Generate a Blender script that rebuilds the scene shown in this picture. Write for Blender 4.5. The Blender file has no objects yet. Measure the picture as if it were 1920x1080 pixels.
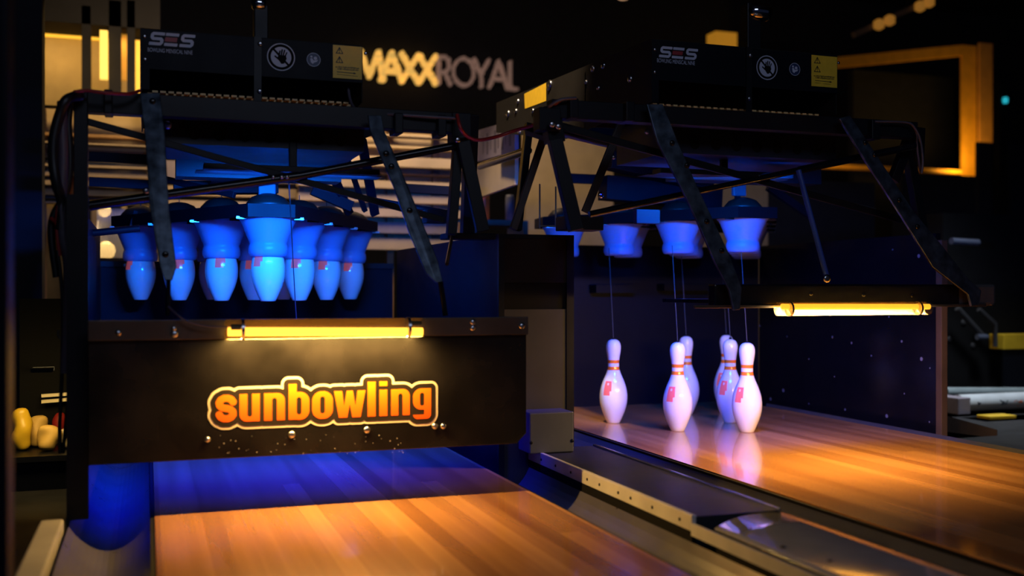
import bpy, bmesh, math, random
import numpy as np
from mathutils import Vector, Matrix

random.seed(7)
S = bpy.context.scene
COL = S.collection

# ------------------------------------------------------------------ camera, world, lights, exposure
FPX = 1950.0                       # focal length in pixels of the 1920 px wide frame
YAW = math.atan(683.0 / FPX)       # the lanes run along +Y; the camera looks to the right of them
EYE = 0.603                        # lens height above the lane
HOR = 545.0                        # image row of the horizon
CS, SN = math.cos(YAW), math.sin(YAW)
cam_d = bpy.data.cameras.new('camera')
cam = bpy.data.objects.new('camera', cam_d)
COL.objects.link(cam)
cam.location = (0, 0, EYE)
cam.rotation_euler = (math.pi / 2, 0, -YAW)
cam_d.sensor_width = 36.0
cam_d.lens = 36.0 * FPX / 1920.0
cam_d.shift_y = (HOR - 540.0) / 1920.0
cam_d.clip_start = 0.02
cam_d.dof.use_dof = True
cam_d.dof.focus_distance = 3.75
cam_d.dof.aperture_fstop = 1.6
S.camera = cam

S.view_settings.view_transform = 'Standard'
S.view_settings.look = 'None'
S.view_settings.gamma = 1.0
S.view_settings.use_curve_mapping = False
S.view_settings.exposure = 0.0
S.cycles.use_denoising = True
S.cycles.max_bounces = 8
S.cycles.sample_clamp_indirect = 4.0
S.cycles.caustics_reflective = False
S.cycles.caustics_refractive = False

w = bpy.data.worlds.new('hall_dark')
S.world = w
w.use_nodes = True
w.node_tree.nodes['Background'].inputs[0].default_value = (0.25, 0.33, 0.75, 1)
w.node_tree.nodes['Background'].inputs[1].default_value = 0.017

BLUE = (0.004, 0.15, 1.0)
DEEP = (0.004, 0.012, 1.0)
AMBER = (1.0, 0.69, 0.33)
WARM = (1.0, 0.66, 0.30)


def area(name, loc, target, sx, sy, power, color, spread=180):
    d = bpy.data.lights.new(name, 'AREA')
    d.shape = 'RECTANGLE'
    d.size, d.size_y = sx, sy
    d.energy = power
    d.color = color
    d.spread = math.radians(spread)
    o = bpy.data.objects.new(name, d)
    COL.objects.link(o)
    o.location = loc
    o.rotation_euler = (Vector(target) - Vector(loc)).to_track_quat('-Z', 'Y').to_euler()
    return o


# hall light over the approach behind the camera: dim and cool
area('hall_light', (0.8, -2.2, 3.3), (1.2, 3.0, 0.8), 3.0, 1.2, 30, (0.62, 0.72, 1.0))
# blue lamps under the top beam of each machine, aimed at the pins and the pit
area('pin_light', (0.43, 3.31, 0.95), (0.43, 4.1, 0.68), 0.5, 0.04, 22, BLUE, 140)
area('pin_light', (0.43, 3.29, 0.95), (0.43, 3.66, 0.0), 0.7, 0.05, 34, DEEP, 84)
area('pin_light', (1.95, 3.27, 0.99), (2.25, 3.95, 0.68), 0.5, 0.04, 16, BLUE, 140)
area('pin_light', (1.95, 3.26, 0.99), (2.1, 3.85, 0.0), 0.7, 0.05, 12, DEEP, 110)
# warm lamps in the room behind the machines
area('shelf_light', (0.1, 6.15, 2.3), (-0.1, 6.9, 1.4), 1.4, 0.15, 12, (1.0, 0.62, 0.20))
area('shelf_light', (1.3, 6.0, 2.4), (1.6, 7.0, 1.2), 1.4, 0.15, 36, (1.0, 0.68, 0.38))
area('bench_fill', (4.7, 4.5, 2.5), (4.5, 4.9, 0.0), 0.5, 0.3, 12, (0.85, 0.93, 1.0), 70)  # cool lamp added out of view to brighten the bench and roll
sd = bpy.data.lights.new('hood_fill_spot', 'SPOT')  # unseen spot added to brighten the raised machine's hood side
sd.energy, sd.color, sd.spot_size, sd.spot_blend, sd.shadow_soft_size = 600, (1.0, 0.72, 0.42), math.radians(30), 0.6, 0.05
so = bpy.data.objects.new('hood_fill_spot', sd)
COL.objects.link(so)
so.location = (0.75, 3.0, 3.3)
so.rotation_euler = (Vector((1.58, 4.25, 1.40)) - Vector(so.location)).to_track_quat('-Z', 'Y').to_euler()


# ------------------------------------------------------------------ picture -> place
def at(px, py, Y):
    """the point of the plane y = Y seen at a picture position"""
    u = (px - 960.0) / FPX
    dx, dy, dz = SN + CS * u, CS - SN * u, -(py - HOR) / FPX
    t = Y / dy
    return Vector((dx * t, Y, EYE + dz * t))


def atX(px, py, X):
    u = (px - 960.0) / FPX
    dx, dy, dz = SN + CS * u, CS - SN * u, -(py - HOR) / FPX
    t = X / dx
    return Vector((X, dy * t, EYE + dz * t))


def pxm(n, px, Y):
    """n picture pixels as metres at the plane y = Y"""
    u = (px - 960.0) / FPX
    return n * (Y / (CS - SN * u)) / FPX


# ------------------------------------------------------------------ materials
MATS = {}


def mat(name, color, rough=0.45, metal=0.0, spec=0.5, coat=0.0, vary=0.12, scale=9.0, bump=0.0, emit=None, strength=0.0, rvary=0.08):
    if name in MATS:
        return MATS[name]
    m = bpy.data.materials.new(name)
    m.use_nodes = True
    nt = m.node_tree
    b = nt.nodes['Principled BSDF']
    b.inputs['Metallic'].default_value = metal
    b.inputs['Specular IOR Level'].default_value = spec
    b.inputs['Coat Weight'].default_value = coat
    b.inputs['Coat Roughness'].default_value = 0.06
    tc = nt.nodes.new('ShaderNodeTexCoord')
    nz = nt.nodes.new('ShaderNodeTexNoise')
    nz.inputs['Scale'].default_value = scale
    nz.inputs['Detail'].default_value = 4.0
    nt.links.new(tc.outputs['Object'], nz.inputs['Vector'])
    rp = nt.nodes.new('ShaderNodeValToRGB')
    c = Vector(color[:3])
    lo, hi = c * (1 - vary), c * (1 + vary)
    rp.color_ramp.elements[0].position, rp.color_ramp.elements[1].position = 0.3, 0.7
    rp.color_ramp.elements[0].color = (*lo, 1)
    rp.color_ramp.elements[1].color = (*[min(1, v) for v in hi], 1)
    nt.links.new(nz.outputs['Fac'], rp.inputs['Fac'])
    nt.links.new(rp.outputs['Color'], b.inputs['Base Color'])
    mr = nt.nodes.new('ShaderNodeMapRange')
    mr.inputs['To Min'].default_value = max(0.02, rough - rvary)
    mr.inputs['To Max'].default_value = min(1.0, rough + rvary)
    nt.links.new(nz.outputs['Fac'], mr.inputs['Value'])
    nt.links.new(mr.outputs['Result'], b.inputs['Roughness'])
    if bump:
        bp = nt.nodes.new('ShaderNodeBump')
        bp.inputs['Strength'].default_value = bump
        bp.inputs['Distance'].default_value = 0.004
        nt.links.new(nz.outputs['Fac'], bp.inputs['Height'])
        nt.links.new(bp.outputs['Normal'], b.inputs['Normal'])
    if emit:
        b.inputs['Emission Color'].default_value = (*emit, 1)
        b.inputs['Emission Strength'].default_value = strength
    MATS[name] = m
    return m


BLACK = mat('black_powder_coat', (0.005, 0.006, 0.010), 0.42, spec=0.25)
BLACKG = mat('black_gloss_enamel', (0.005, 0.006, 0.010), 0.2, spec=0.45)
MATTE = mat('black_matte', (0.006, 0.006, 0.007), 0.8, spec=0.15)
NAVY = mat('navy_panel', (0.004, 0.005, 0.011), 0.5, spec=0.12)
HOODM = mat('dark_sheet_metal', (0.017, 0.016, 0.016), 0.6, spec=0.1)
PLATE = mat('hood_front_sheet', (0.0025, 0.0035, 0.008), 0.5, spec=0.15)
STEEL = mat('zinc_steel', (0.55, 0.56, 0.60), 0.28, metal=1.0)
CHROME = mat('chrome', (0.8, 0.82, 0.86), 0.08, metal=1.0)
BAR = mat('brushed_dark_bar', (0.10, 0.085, 0.07), 0.38, metal=0.6, spec=0.5)
ARM = mat('worn_steel_arm', (0.085, 0.115, 0.16), 0.34, metal=0.8, vary=0.55, scale=30)
GREYP = mat('grey_cover_sheet', (0.040, 0.040, 0.046), 0.5, spec=0.3)
GREYB = mat('grey_box_sheet', (0.072, 0.084, 0.13), 0.45, spec=0.35)
WHITER = mat('white_rail_plastic', (0.62, 0.60, 0.58), 0.4)
GUTTER = mat('gutter_moulding', (0.085, 0.082, 0.088), 0.30, spec=0.5)
GUTPAD = mat('pit_gutter_mat', (0.05, 0.05, 0.06), 0.6, spec=0.3)
DECKM = mat('divider_rubber', (0.020, 0.023, 0.033), 0.45, spec=0.4)
CAPM = mat('divider_capping_gloss', (0.34, 0.35, 0.40), 0.10, spec=0.5, coat=0.6, rvary=0.02)
TRIMS = mat('aluminium_trim', (0.72, 0.72, 0.75), 0.25, metal=1.0)
PINW = mat('pin_enamel_white', (0.80, 0.80, 0.80), 0.14, spec=0.5, coat=0.5, vary=0.02)
PINO = mat('pin_stripe_orange', (1.0, 0.22, 0.02), 0.2, coat=0.5, vary=0.04)
# fixed emission stands in for fluorescent ink glowing under the blue lamps
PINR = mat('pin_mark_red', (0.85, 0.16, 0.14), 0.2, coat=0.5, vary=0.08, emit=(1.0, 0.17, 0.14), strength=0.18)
CORD = mat('pin_cord', (0.03, 0.03, 0.035), 0.5)
DOME = mat('brown_cap_plastic', (0.030, 0.012, 0.010), 0.45)
DECKP = mat('blue_black_deck', (0.0035, 0.004, 0.007), 0.5, spec=0.12)
MASKM = mat('mask_board_gloss', (0.008, 0.007, 0.007), 0.26, spec=0.6, vary=0.6, scale=5, rvary=0.12)
CREAM = mat('logo_cream', (0.85, 0.74, 0.52), 0.4, vary=0.03)
LDARK = mat('logo_dark', (0.020, 0.014, 0.010), 0.4)
WHITEP = mat('sticker_silver', (0.52, 0.57, 0.74), 0.45, vary=0.05)
REDP = mat('sticker_red', (0.30, 0.02, 0.03), 0.45)
YELP = mat('sticker_yellow', (0.86, 0.56, 0.035), 0.45, vary=0.06, scale=40)
INK = mat('sticker_ink', (0.03, 0.015, 0.006), 0.5)
BLUEP = mat('sticker_blue', (0.02, 0.04, 0.12), 0.45)
REDC = mat('cable_red', (0.30, 0.02, 0.02), 0.4)
ORC = mat('cable_orange', (0.55, 0.14, 0.03), 0.4)
BLC = mat('cable_black', (0.012, 0.012, 0.014), 0.38)
PUC = mat('cable_grey', (0.10, 0.085, 0.12), 0.4)
OAK = mat('pale_boards', (0.52, 0.42, 0.30), 0.6, vary=0.18, scale=3)
TAN = mat('tan_boards', (0.36, 0.22, 0.10), 0.6, vary=0.15)
PLAST = mat('plaster', (0.46, 0.36, 0.22), 0.8, vary=0.08)
DARKW = mat('dark_wall_paint', (0.020, 0.021, 0.030), 0.8, spec=0.2)
FLOORM = mat('dark_floor', (0.018, 0.018, 0.022), 0.5, vary=0.3)
BROWN = mat('brown_wood_trim', (0.17, 0.11, 0.075), 0.5, vary=0.2)
LILAC = mat('grey_lilac_sheet', (0.25, 0.22, 0.27), 0.5)
YELB = mat('yellow_plastic', (0.75, 0.48, 0.03), 0.4)
GLOWA = mat('amber_strip_light', (0.8, 0.5, 0.1), 0.4, emit=(1.0, 0.52, 0.04), strength=0.9)
GLOWY = mat('yellow_strip_light', (0.9, 0.7, 0.2), 0.4, emit=(1.0, 0.60, 0.10), strength=1.15)
TUBEL = mat('yellow_tube_light', (1.0, 0.8, 0.3), 0.3, emit=(1.0, 0.52, 0.09), strength=3.2)
TUBER = mat('amber_tube_light', (1.0, 0.7, 0.2), 0.3, emit=(1.0, 0.42, 0.04), strength=1.9)
SIGNY = mat('sign_letter_lit', (0.6, 0.4, 0.1), 0.5, emit=(1.0, 0.58, 0.13), strength=0.62)
SIGNR = mat('sign_letter_dim', (0.4, 0.28, 0.22), 0.5, emit=(0.55, 0.33, 0.26), strength=0.20)
TEAL = mat('teal_indicator', (0.05, 0.4, 0.5), 0.4, emit=(0.02, 0.50, 0.62), strength=0.8)
BULB = mat('lamp_bulb', (1, 0.8, 0.4), 0.3, emit=(1.0, 0.60, 0.16), strength=3.0)


def logo_orange():
    m = mat('logo_orange', (0.86, 0.20, 0.012), 0.35, vary=0.04)
    nt = m.node_tree
    b = nt.nodes['Principled BSDF']
    tc = nt.nodes.new('ShaderNodeTexCoord')
    sp = nt.nodes.new('ShaderNodeSeparateXYZ')
    nt.links.new(tc.outputs['Generated'], sp.inputs[0])
    r = nt.nodes.new('ShaderNodeValToRGB')            # vertical fade, red-orange at the bottom to orange at the top
    r.color_ramp.elements[0].color = (0.72, 0.10, 0.006, 1)
    r.color_ramp.elements[1].color = (0.95, 0.27, 0.010, 1)
    nt.links.new(sp.outputs['Z'], r.inputs['Fac'])
    nt.links.new(r.outputs['Color'], b.inputs['Base Color'])
    return m


LORANGE = logo_orange()


def wood_lane():
    m = bpy.data.materials.new('lane_boards')
    m.use_nodes = True
    nt = m.node_tree
    b = nt.nodes['Principled BSDF']
    tc = nt.nodes.new('ShaderNodeTexCoord')
    sp = nt.nodes.new('ShaderNodeSeparateXYZ')
    nt.links.new(tc.outputs['Object'], sp.inputs[0])

    def math_(op, a, bb=None):
        n = nt.nodes.new('ShaderNodeMath')
        n.operation = op
        for i, v in enumerate((a, bb)):
            if v is None:
                continue
            if isinstance(v, (int, float)):
                n.inputs[i].default_value = v
            else:
                nt.links.new(v, n.inputs[i])
        return n.outputs[0]
    cell = math_('FLOOR', math_('DIVIDE', sp.outputs['X'], 0.052))
    jog = math_('MULTIPLY', math_('FRACT', math_('MULTIPLY', cell, 0.377)), 6.0)
    row = math_('FLOOR', math_('DIVIDE', math_('ADD', sp.outputs['Y'], jog), 6.0))
    cmb = nt.nodes.new('ShaderNodeCombineXYZ')
    nt.links.new(cell, cmb.inputs[0])
    nt.links.new(row, cmb.inputs[1])
    wn = nt.nodes.new('ShaderNodeTexWhiteNoise')
    wn.noise_dimensions = '2D'
    nt.links.new(cmb.outputs[0], wn.inputs['Vector'])
    mp = nt.nodes.new('ShaderNodeMapping')
    mp.inputs['Scale'].default_value = (14, 0.5, 1)
    nt.links.new(tc.outputs['Object'], mp.inputs['Vector'])
    nz = nt.nodes.new('ShaderNodeTexNoise')
    nz.inputs['Scale'].default_value = 2.0
    nz.inputs['Detail'].default_value = 5
    nt.links.new(mp.outputs[0], nz.inputs['Vector'])
    f = math_('ADD', math_('MULTIPLY', wn.outputs['Value'], 0.48), math_('MULTIPLY', nz.outputs['Fac'], 0.52))
    r = nt.nodes.new('ShaderNodeValToRGB')
    r.color_ramp.elements[0].position, r.color_ramp.elements[1].position = 0.15, 0.85
    r.color_ramp.elements[0].color = (0.24, 0.095, 0.032, 1)
    r.color_ramp.elements[1].color = (0.56, 0.28, 0.11, 1)
    nt.links.new(f, r.inputs['Fac'])
    nt.links.new(r.outputs['Color'], b.inputs['Base Color'])
    b.inputs['Roughness'].default_value = 0.24
    b.inputs['Specular IOR Level'].default_value = 0.5
    b.inputs['Coat Weight'].default_value = 0.5
    b.inputs['Coat Roughness'].default_value = 0.07
    return m


LANE = wood_lane()


def cup_plastic():
    m = bpy.data.materials.new('milky_cup_plastic')
    m.use_nodes = True
    nt = m.node_tree
    out = nt.nodes['Material Output']
    b = nt.nodes['Principled BSDF']
    b.inputs['Base Color'].default_value = (0.30, 0.46, 0.80, 1)
    b.inputs['Roughness'].default_value = 0.25
    tl = nt.nodes.new('ShaderNodeBsdfTranslucent')
    tl.inputs['Color'].default_value = (0.32, 0.52, 0.85, 1)
    tr = nt.nodes.new('ShaderNodeBsdfTransparent')
    tr.inputs['Color'].default_value = (0.85, 0.92, 1.0, 1)
    nz = nt.nodes.new('ShaderNodeTexNoise')
    nz.inputs['Scale'].default_value = 14
    mr = nt.nodes.new('ShaderNodeMapRange')
    mr.inputs['To Min'].default_value = 0.28
    mr.inputs['To Max'].default_value = 0.38
    nt.links.new(nz.outputs['Fac'], mr.inputs['Value'])
    m1 = nt.nodes.new('ShaderNodeMixShader')
    nt.links.new(mr.outputs['Result'], m1.inputs[0])
    nt.links.new(b.outputs[0], m1.inputs[1])
    nt.links.new(tl.outputs[0], m1.inputs[2])
    m2 = nt.nodes.new('ShaderNodeMixShader')
    m2.inputs[0].default_value = 0.22
    nt.links.new(m1.outputs[0], m2.inputs[1])
    nt.links.new(tr.outputs[0], m2.inputs[2])
    nt.links.new(m2.outputs[0], out.inputs['Surface'])
    return m


CUP = cup_plastic()


def clear_plastic(name, tint, fac):
    m = bpy.data.materials.new(name)
    m.use_nodes = True
    nt = m.node_tree
    out = nt.nodes['Material Output']
    b = nt.nodes['Principled BSDF']
    b.inputs['Base Color'].default_value = (*tint, 1)
    b.inputs['Roughness'].default_value = 0.1
    tr = nt.nodes.new('ShaderNodeBsdfTransparent')
    tr.inputs['Color'].default_value = (*tint, 1)
    nz = nt.nodes.new('ShaderNodeTexNoise')
    nz.inputs['Scale'].default_value = 20
    mr = nt.nodes.new('ShaderNodeMapRange')
    mr.inputs['To Min'].default_value = fac - 0.04
    mr.inputs['To Max'].default_value = fac + 0.04
    nt.links.new(nz.outputs['Fac'], mr.inputs['Value'])
    mx = nt.nodes.new('ShaderNodeMixShader')
    nt.links.new(mr.outputs['Result'], mx.inputs[0])
    nt.links.new(b.outputs[0], mx.inputs[1])
    nt.links.new(tr.outputs[0], mx.inputs[2])
    nt.links.new(mx.outputs[0], out.inputs['Surface'])
    return m


CLEARP = clear_plastic('clear_tube_cover', (0.98, 0.80, 0.42), 0.90)
RIBGLASS = clear_plastic('ribbed_glass', (0.55, 0.58, 0.75), 0.45)


# ------------------------------------------------------------------ mesh building
class MB:
    """collects geometry in place coordinates; build() links it as ONE mesh object"""

    def __init__(self):
        self.v, self.f, self.fm, self.smooth = [], [], [], []

    def add(self, verts, faces, mi=0, smooth=False):
        n = len(self.v)
        self.v += [tuple(p) for p in verts]
        for f in faces:
            self.f.append([n + i for i in f])
            self.fm.append(mi)
            self.smooth.append(smooth)
        return self

    def box(self, a, b, mi=0):
        x0, x1 = sorted((a[0], b[0])); y0, y1 = sorted((a[1], b[1])); z0, z1 = sorted((a[2], b[2]))
        v = [(x, y, z) for z in (z0, z1) for (x, y) in ((x0, y0), (x1, y0), (x1, y1), (x0, y1))]
        return self.add(v, [(3, 2, 1, 0), (4, 5, 6, 7), (0, 1, 5, 4), (1, 2, 6, 5), (2, 3, 7, 6), (3, 0, 4, 7)], mi)

    def bar(self, p, q, wx, wy, ref=(0, 1, 0), mi=0):
        """square bar from p to q: wx across, wy along ref"""
        p, q = Vector(p), Vector(q)
        d = (q - p).normalized()
        r = Vector(ref)
        s = d.cross(r)
        if s.length < 1e-4:
            s = d.cross(Vector((1, 0, 0)))
        s.normalize()
        r = s.cross(d).normalized()
        v = []
        for c in (p, q):
            for (a, b) in ((-1, -1), (1, -1), (1, 1), (-1, 1)):
                v.append(c + s * (a * wx / 2) + r * (b * wy / 2))
        return self.add(v, [(3, 2, 1, 0), (4, 5, 6, 7), (0, 1, 5, 4), (1, 2, 6, 5), (2, 3, 7, 6), (3, 0, 4, 7)], mi)

    def tube(self, pts, r, n=10, mi=0, closed=False):
        pts = [Vector(p) for p in pts]
        rings = []
        m = len(pts)
        up = None
        for i, p in enumerate(pts):
            a = pts[i - 1] if i else pts[0]
            b = pts[i + 1] if i < m - 1 else pts[-1]
            d = (b - a)
            d = d.normalized() if d.length > 1e-9 else Vector((0, 0, 1))
            if up is None:
                up = d.orthogonal().normalized()
            up = (up - d * up.dot(d))
            up = up.normalized() if up.length > 1e-6 else d.orthogonal().normalized()
            s = d.cross(up)
            rr = r[i] if isinstance(r, (list, tuple)) else r
            rings.append([p + (up * math.cos(t) + s * math.sin(t)) * rr for t in [2 * math.pi * k / n for k in range(n)]])
        v = [q for ring in rings for q in ring]
        f = []
        for i in range(m - 1):
            for k in range(n):
                f.append((i * n + k, i * n + (k + 1) % n, (i + 1) * n + (k + 1) % n, (i + 1) * n + k))
        self.add(v, f, mi, True)
        self.add(rings[0], [tuple(reversed(range(n)))], mi)
        self.add(rings[-1], [tuple(range(n))], mi)
        return self

    def lathe(self, c, prof, n=32, mi=None, cap=True):
        """prof: list of (r, z); mi: material index per ring gap (or None)"""
        c = Vector(c)
        v = []
        for (r, z) in prof:
            for k in range(n):
                t = 2 * math.pi * k / n
                v.append((c.x + r * math.cos(t), c.y + r * math.sin(t), c.z + z))
        base = len(self.v)
        self.v += v
        for i in range(len(prof) - 1):
            for k in range(n):
                self.f.append([base + i * n + k, base + i * n + (k + 1) % n, base + (i + 1) * n + (k + 1) % n, base + (i + 1) * n + k])
                self.fm.append(mi(i, k) if mi else 0)
                self.smooth.append(True)
        if cap:
            self.f.append([base + k for k in reversed(range(n))]); self.fm.append(0); self.smooth.append(False)
            self.f.append([base + (len(prof) - 1) * n + k for k in range(n)]); self.fm.append(0); self.smooth.append(False)
        return self

    def prism(self, poly, axis, t, mi=0):
        """poly: list of 3-D points (planar), extruded by vector axis*t"""
        n = len(poly)
        a = [Vector(p) for p in poly]
        off = Vector(axis) * t
        v = a + [p + off for p in a]
        f = [tuple(range(n)), tuple(reversed(range(n, 2 * n)))]
        for i in range(n):
            j = (i + 1) % n
            f.append((i, i + n, j + n, j))
        return self.add(v, f, mi)

    def bolt(self, c, r=0.009, h=0.005, axis='-Y', mi=0):
        c = Vector(c)
        ax = {'-Y': Vector((0, -1, 0)), 'Z': Vector((0, 0, 1)), '-X': Vector((-1, 0, 0))}[axis]
        s = ax.orthogonal().normalized()
        u = ax.cross(s)
        v = []
        for rr, hh in ((r, 0), (r, h * 0.6), (r * 0.55, h)):
            v += [c + ax * hh + (s * math.cos(t) + u * math.sin(t)) * rr for t in [2 * math.pi * k / 10 for k in range(10)]]
        f = []
        for i in range(2):
            for k in range(10):
                f.append((i * 10 + k, i * 10 + (k + 1) % 10, (i + 1) * 10 + (k + 1) % 10, (i + 1) * 10 + k))
        f.append(tuple(20 + k for k in range(10)))
        return self.add(v, f, mi, True)

    def build(self, name, mats, parent=None, label=None, bevel=0.0):
        if not isinstance(mats, (list, tuple)):
            mats = [mats]
        vs = np.array(self.v, dtype=float)
        if parent is not None:
            root = parent
            off = Vector((0, 0, 0))
            while root is not None:
                off += Vector(root.location)
                root = root.parent
            off = np.array(off)
            loc = (0, 0, 0)
        else:
            lo, hi = vs.min(0), vs.max(0)
            off = np.array([(lo[0] + hi[0]) / 2, (lo[1] + hi[1]) / 2, lo[2]])
            loc = tuple(off)
        me = bpy.data.meshes.new(name)
        me.from_pydata([tuple(p) for p in vs - off], [], self.f)
        for m in mats:
            me.materials.append(m)
        me.polygons.foreach_set('material_index', self.fm)
        me.polygons.foreach_set('use_smooth', self.smooth)
        me.update()
        bm = bmesh.new()
        bm.from_mesh(me)
        bmesh.ops.recalc_face_normals(bm, faces=bm.faces)
        bm.to_mesh(me)
        bm.free()
        o = bpy.data.objects.new(name, me)
        COL.objects.link(o)
        o.location = loc
        if parent is not None:
            o.parent = parent
        if label:
            o['label'] = label
        if bevel:
            md = o.modifiers.new('bevel', 'BEVEL')
            md.width = bevel
            md.segments = 2
            md.limit_method = 'ANGLE'
        return o


def thing(name, label, cat, loc=(0, 0, 0), group=None):
    o = bpy.data.objects.new(name, None)
    COL.objects.link(o)
    o.location = loc
    o.empty_display_size = 0.1
    o['label'] = label
    o['category'] = cat
    if group:
        o['group'] = group
    return o


def tag(o, label, cat, group=None):
    o['label'] = label
    o['category'] = cat
    if group:
        o['group'] = group
    return o


def struct(o):
    o['kind'] = 'structure'
    return o


def smooth_path(pts, n=6):
    pts = [Vector(p) for p in pts]
    out = []
    for i in range(len(pts) - 1):
        p0, p1, p2, p3 = pts[max(0, i - 1)], pts[i], pts[i + 1], pts[min(len(pts) - 1, i + 2)]
        for k in range(n):
            t = k / n
            out.append(0.5 * ((2 * p1) + (p2 - p0) * t + (2 * p0 - 5 * p1 + 4 * p2 - p3) * t * t + (3 * p1 - p0 - 3 * p2 + p3) * t ** 3))
    out.append(pts[-1])
    return out


# ------------------------------------------------------------------ flat printed shapes from distance fields
def d_cap(x0, y0, x1, y1, r):
    def f(X, Y):
        dx, dy = x1 - x0, y1 - y0
        L = dx * dx + dy * dy
        t = np.clip(((X - x0) * dx + (Y - y0) * dy) / (L if L else 1), 0, 1)
        return np.hypot(X - x0 - t * dx, Y - y0 - t * dy) - r
    return f


def d_box(x0, y0, x1, y1, r=0.0):
    cx, cy, hx, hy = (x0 + x1) / 2, (y0 + y1) / 2, abs(x1 - x0) / 2 - r, abs(y1 - y0) / 2 - r

    def f(X, Y):
        qx, qy = np.abs(X - cx) - hx, np.abs(Y - cy) - hy
        return np.hypot(np.maximum(qx, 0), np.maximum(qy, 0)) + np.minimum(np.maximum(qx, qy), 0) - r
    return f


def d_poly(P):
    P = [tuple(p) for p in P]

    def f(X, Y):
        d = np.full(X.shape, 1e9)
        ins = np.zeros(X.shape, bool)
        n = len(P)
        for i in range(n):
            (x0, y0), (x1, y1) = P[i], P[(i + 1) % n]
            d = np.minimum(d, d_cap(x0, y0, x1, y1, 0)(X, Y))
            if y0 != y1:
                c = ((y0 > Y) != (y1 > Y)) & (X < (x1 - x0) * (Y - y0) / (y1 - y0) + x0)
                ins ^= c
        return np.where(ins, -d, d)
    return f


def d_line(pts, r):
    return d_or(*[d_cap(*pts[i], *pts[i + 1], r) for i in range(len(pts) - 1)])


def d_circ(cx, cy, r):
    return lambda X, Y: np.hypot(X - cx, Y - cy) - r


def d_ring(cx, cy, r, wd):
    return lambda X, Y: np.abs(np.hypot(X - cx, Y - cy) - r) - wd / 2


def d_or(*fs):
    def f(X, Y):
        d = fs[0](X, Y)
        for g in fs[1:]:
            d = np.minimum(d, g(X, Y))
        return d
    return f


def d_sub(a, *bs):
    def f(X, Y):
        d = a(X, Y)
        for b in bs:
            d = np.maximum(d, -b(X, Y))
        return d
    return f


def d_and(a, b):
    return lambda X, Y: np.maximum(a(X, Y), b(X, Y))


def flat(mb, f, ext, step, place, level=0.0, mi=0):
    """marching squares: fills f < level; place(u, v) gives the 3-D point"""
    x0, x1, y0, y1 = ext
    nx, ny = int(round((x1 - x0) / step)), int(round((y1 - y0) / step))
    xs, ys = np.linspace(x0, x1, nx + 1), np.linspace(y0, y1, ny + 1)
    X, Y = np.meshgrid(xs, ys)
    D = f(X, Y) - level
    I = D < 0
    verts, faces = [], []

    def quad(pts):
        n = len(verts)
        verts.extend(place(*p) for p in pts)
        faces.append(tuple(range(n, n + len(pts))))
    for j in range(ny):
        run = None
        for i in range(nx + 1):
            c = [I[j, i], I[j, i + 1], I[j + 1, i + 1], I[j + 1, i]] if i < nx else [False] * 4
            if all(c):
                if run is None:
                    run = i
                continue
            if run is not None:
                quad([(xs[run], ys[j]), (xs[i], ys[j]), (xs[i], ys[j + 1]), (xs[run], ys[j + 1])])
                run = None
            if any(c):
                P = [(xs[i], ys[j]), (xs[i + 1], ys[j]), (xs[i + 1], ys[j + 1]), (xs[i], ys[j + 1])]
                V = [D[j, i], D[j, i + 1], D[j + 1, i + 1], D[j + 1, i]]
                out = []
                for k in range(4):
                    k2 = (k + 1) % 4
                    if V[k] < 0:
                        out.append(P[k])
                    if (V[k] < 0) != (V[k2] < 0):
                        t = V[k] / (V[k] - V[k2])
                        out.append((P[k][0] + t * (P[k2][0] - P[k][0]), P[k][1] + t * (P[k2][1] - P[k][1])))
                if len(out) >= 3:
                    quad(out)
    mb.add(verts, faces, mi)
    return mb


def on_plane(Y, cx=0.0, cz=0.0):
    return lambda u, v: (cx + u, Y, cz + v)


# ------------------------------------------------------------------ the room
FZ = -0.12
struct(MB().box((-7, -5, FZ - 0.1), (14, 12.2, FZ)).build('floor', FLOORM))
struct(MB().box((-7, 12.0, FZ), (14, 12.2, 4.6)).build('wall_back', DARKW))
struct(MB().box((-7, -5, 4.6), (14, 12.2, 4.7)).build('ceiling', DARKW))
struct(MB().box((-7.2, -5, FZ), (-7, 12.2, 4.6)).build('wall_left', DARKW))
struct(MB().box((14, -5, FZ), (14.2, 12.2, 4.6)).build('wall_right', DARKW))

# dark post close to the camera at the edge of the view
a, b = at(-40, 545, 1.75), at(14, 545, 1.75)
p = MB().box((a.x, 1.75, FZ), (b.x - 0.012, 1.85, 2.6))
p.box((b.x - 0.012, 1.755, FZ), (b.x, 1.83, 2.6))
struct(p.build('trim_1', NAVY, bevel=0.004))
a, b = at(-200, 545, 5.6), at(79, 545, 5.6)
struct(MB().box((a.x, 5.6, FZ), (b.x, 5.75, 4.6)).build('trim_2', DARKW))

# ------------------------------------------------------------------ lanes, gutters, divider
LX0, LX1 = 0.018, 1.084
RX0, RX1 = 1.774, 3.045
Y0, Y1 = 0.5, 4.98
GUT = 'lane gutters'


def lane(x0, x1, label):
    t = thing('bowling_lane', label, 'bowling lane', ((x0 + x1) / 2, 2.5, FZ))
    MB().box((x0, Y0, -0.02), (x1, Y1, 0.0)).build('lane_surface', LANE, t)
    MB().box((x0 + 0.01, Y0, FZ), (x1 - 0.01, Y1, -0.02)).build('lane_base', MATTE, t)
    m = MB()
    m.box((x0 - 0.012, Y0, FZ), (x0 - 0.001, Y1, -0.004))
    m.box((x1 + 0.001, Y0, FZ), (x1 + 0.012, Y1, -0.004))
    m.build('edge_strip', MATTE, t)
    return t


lane(LX0, LX1, 'glossy wooden bowling lane running under the lowered mask board')
lane(RX0, RX1, 'glossy wooden bowling lane carrying the standing white pins')


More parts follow.
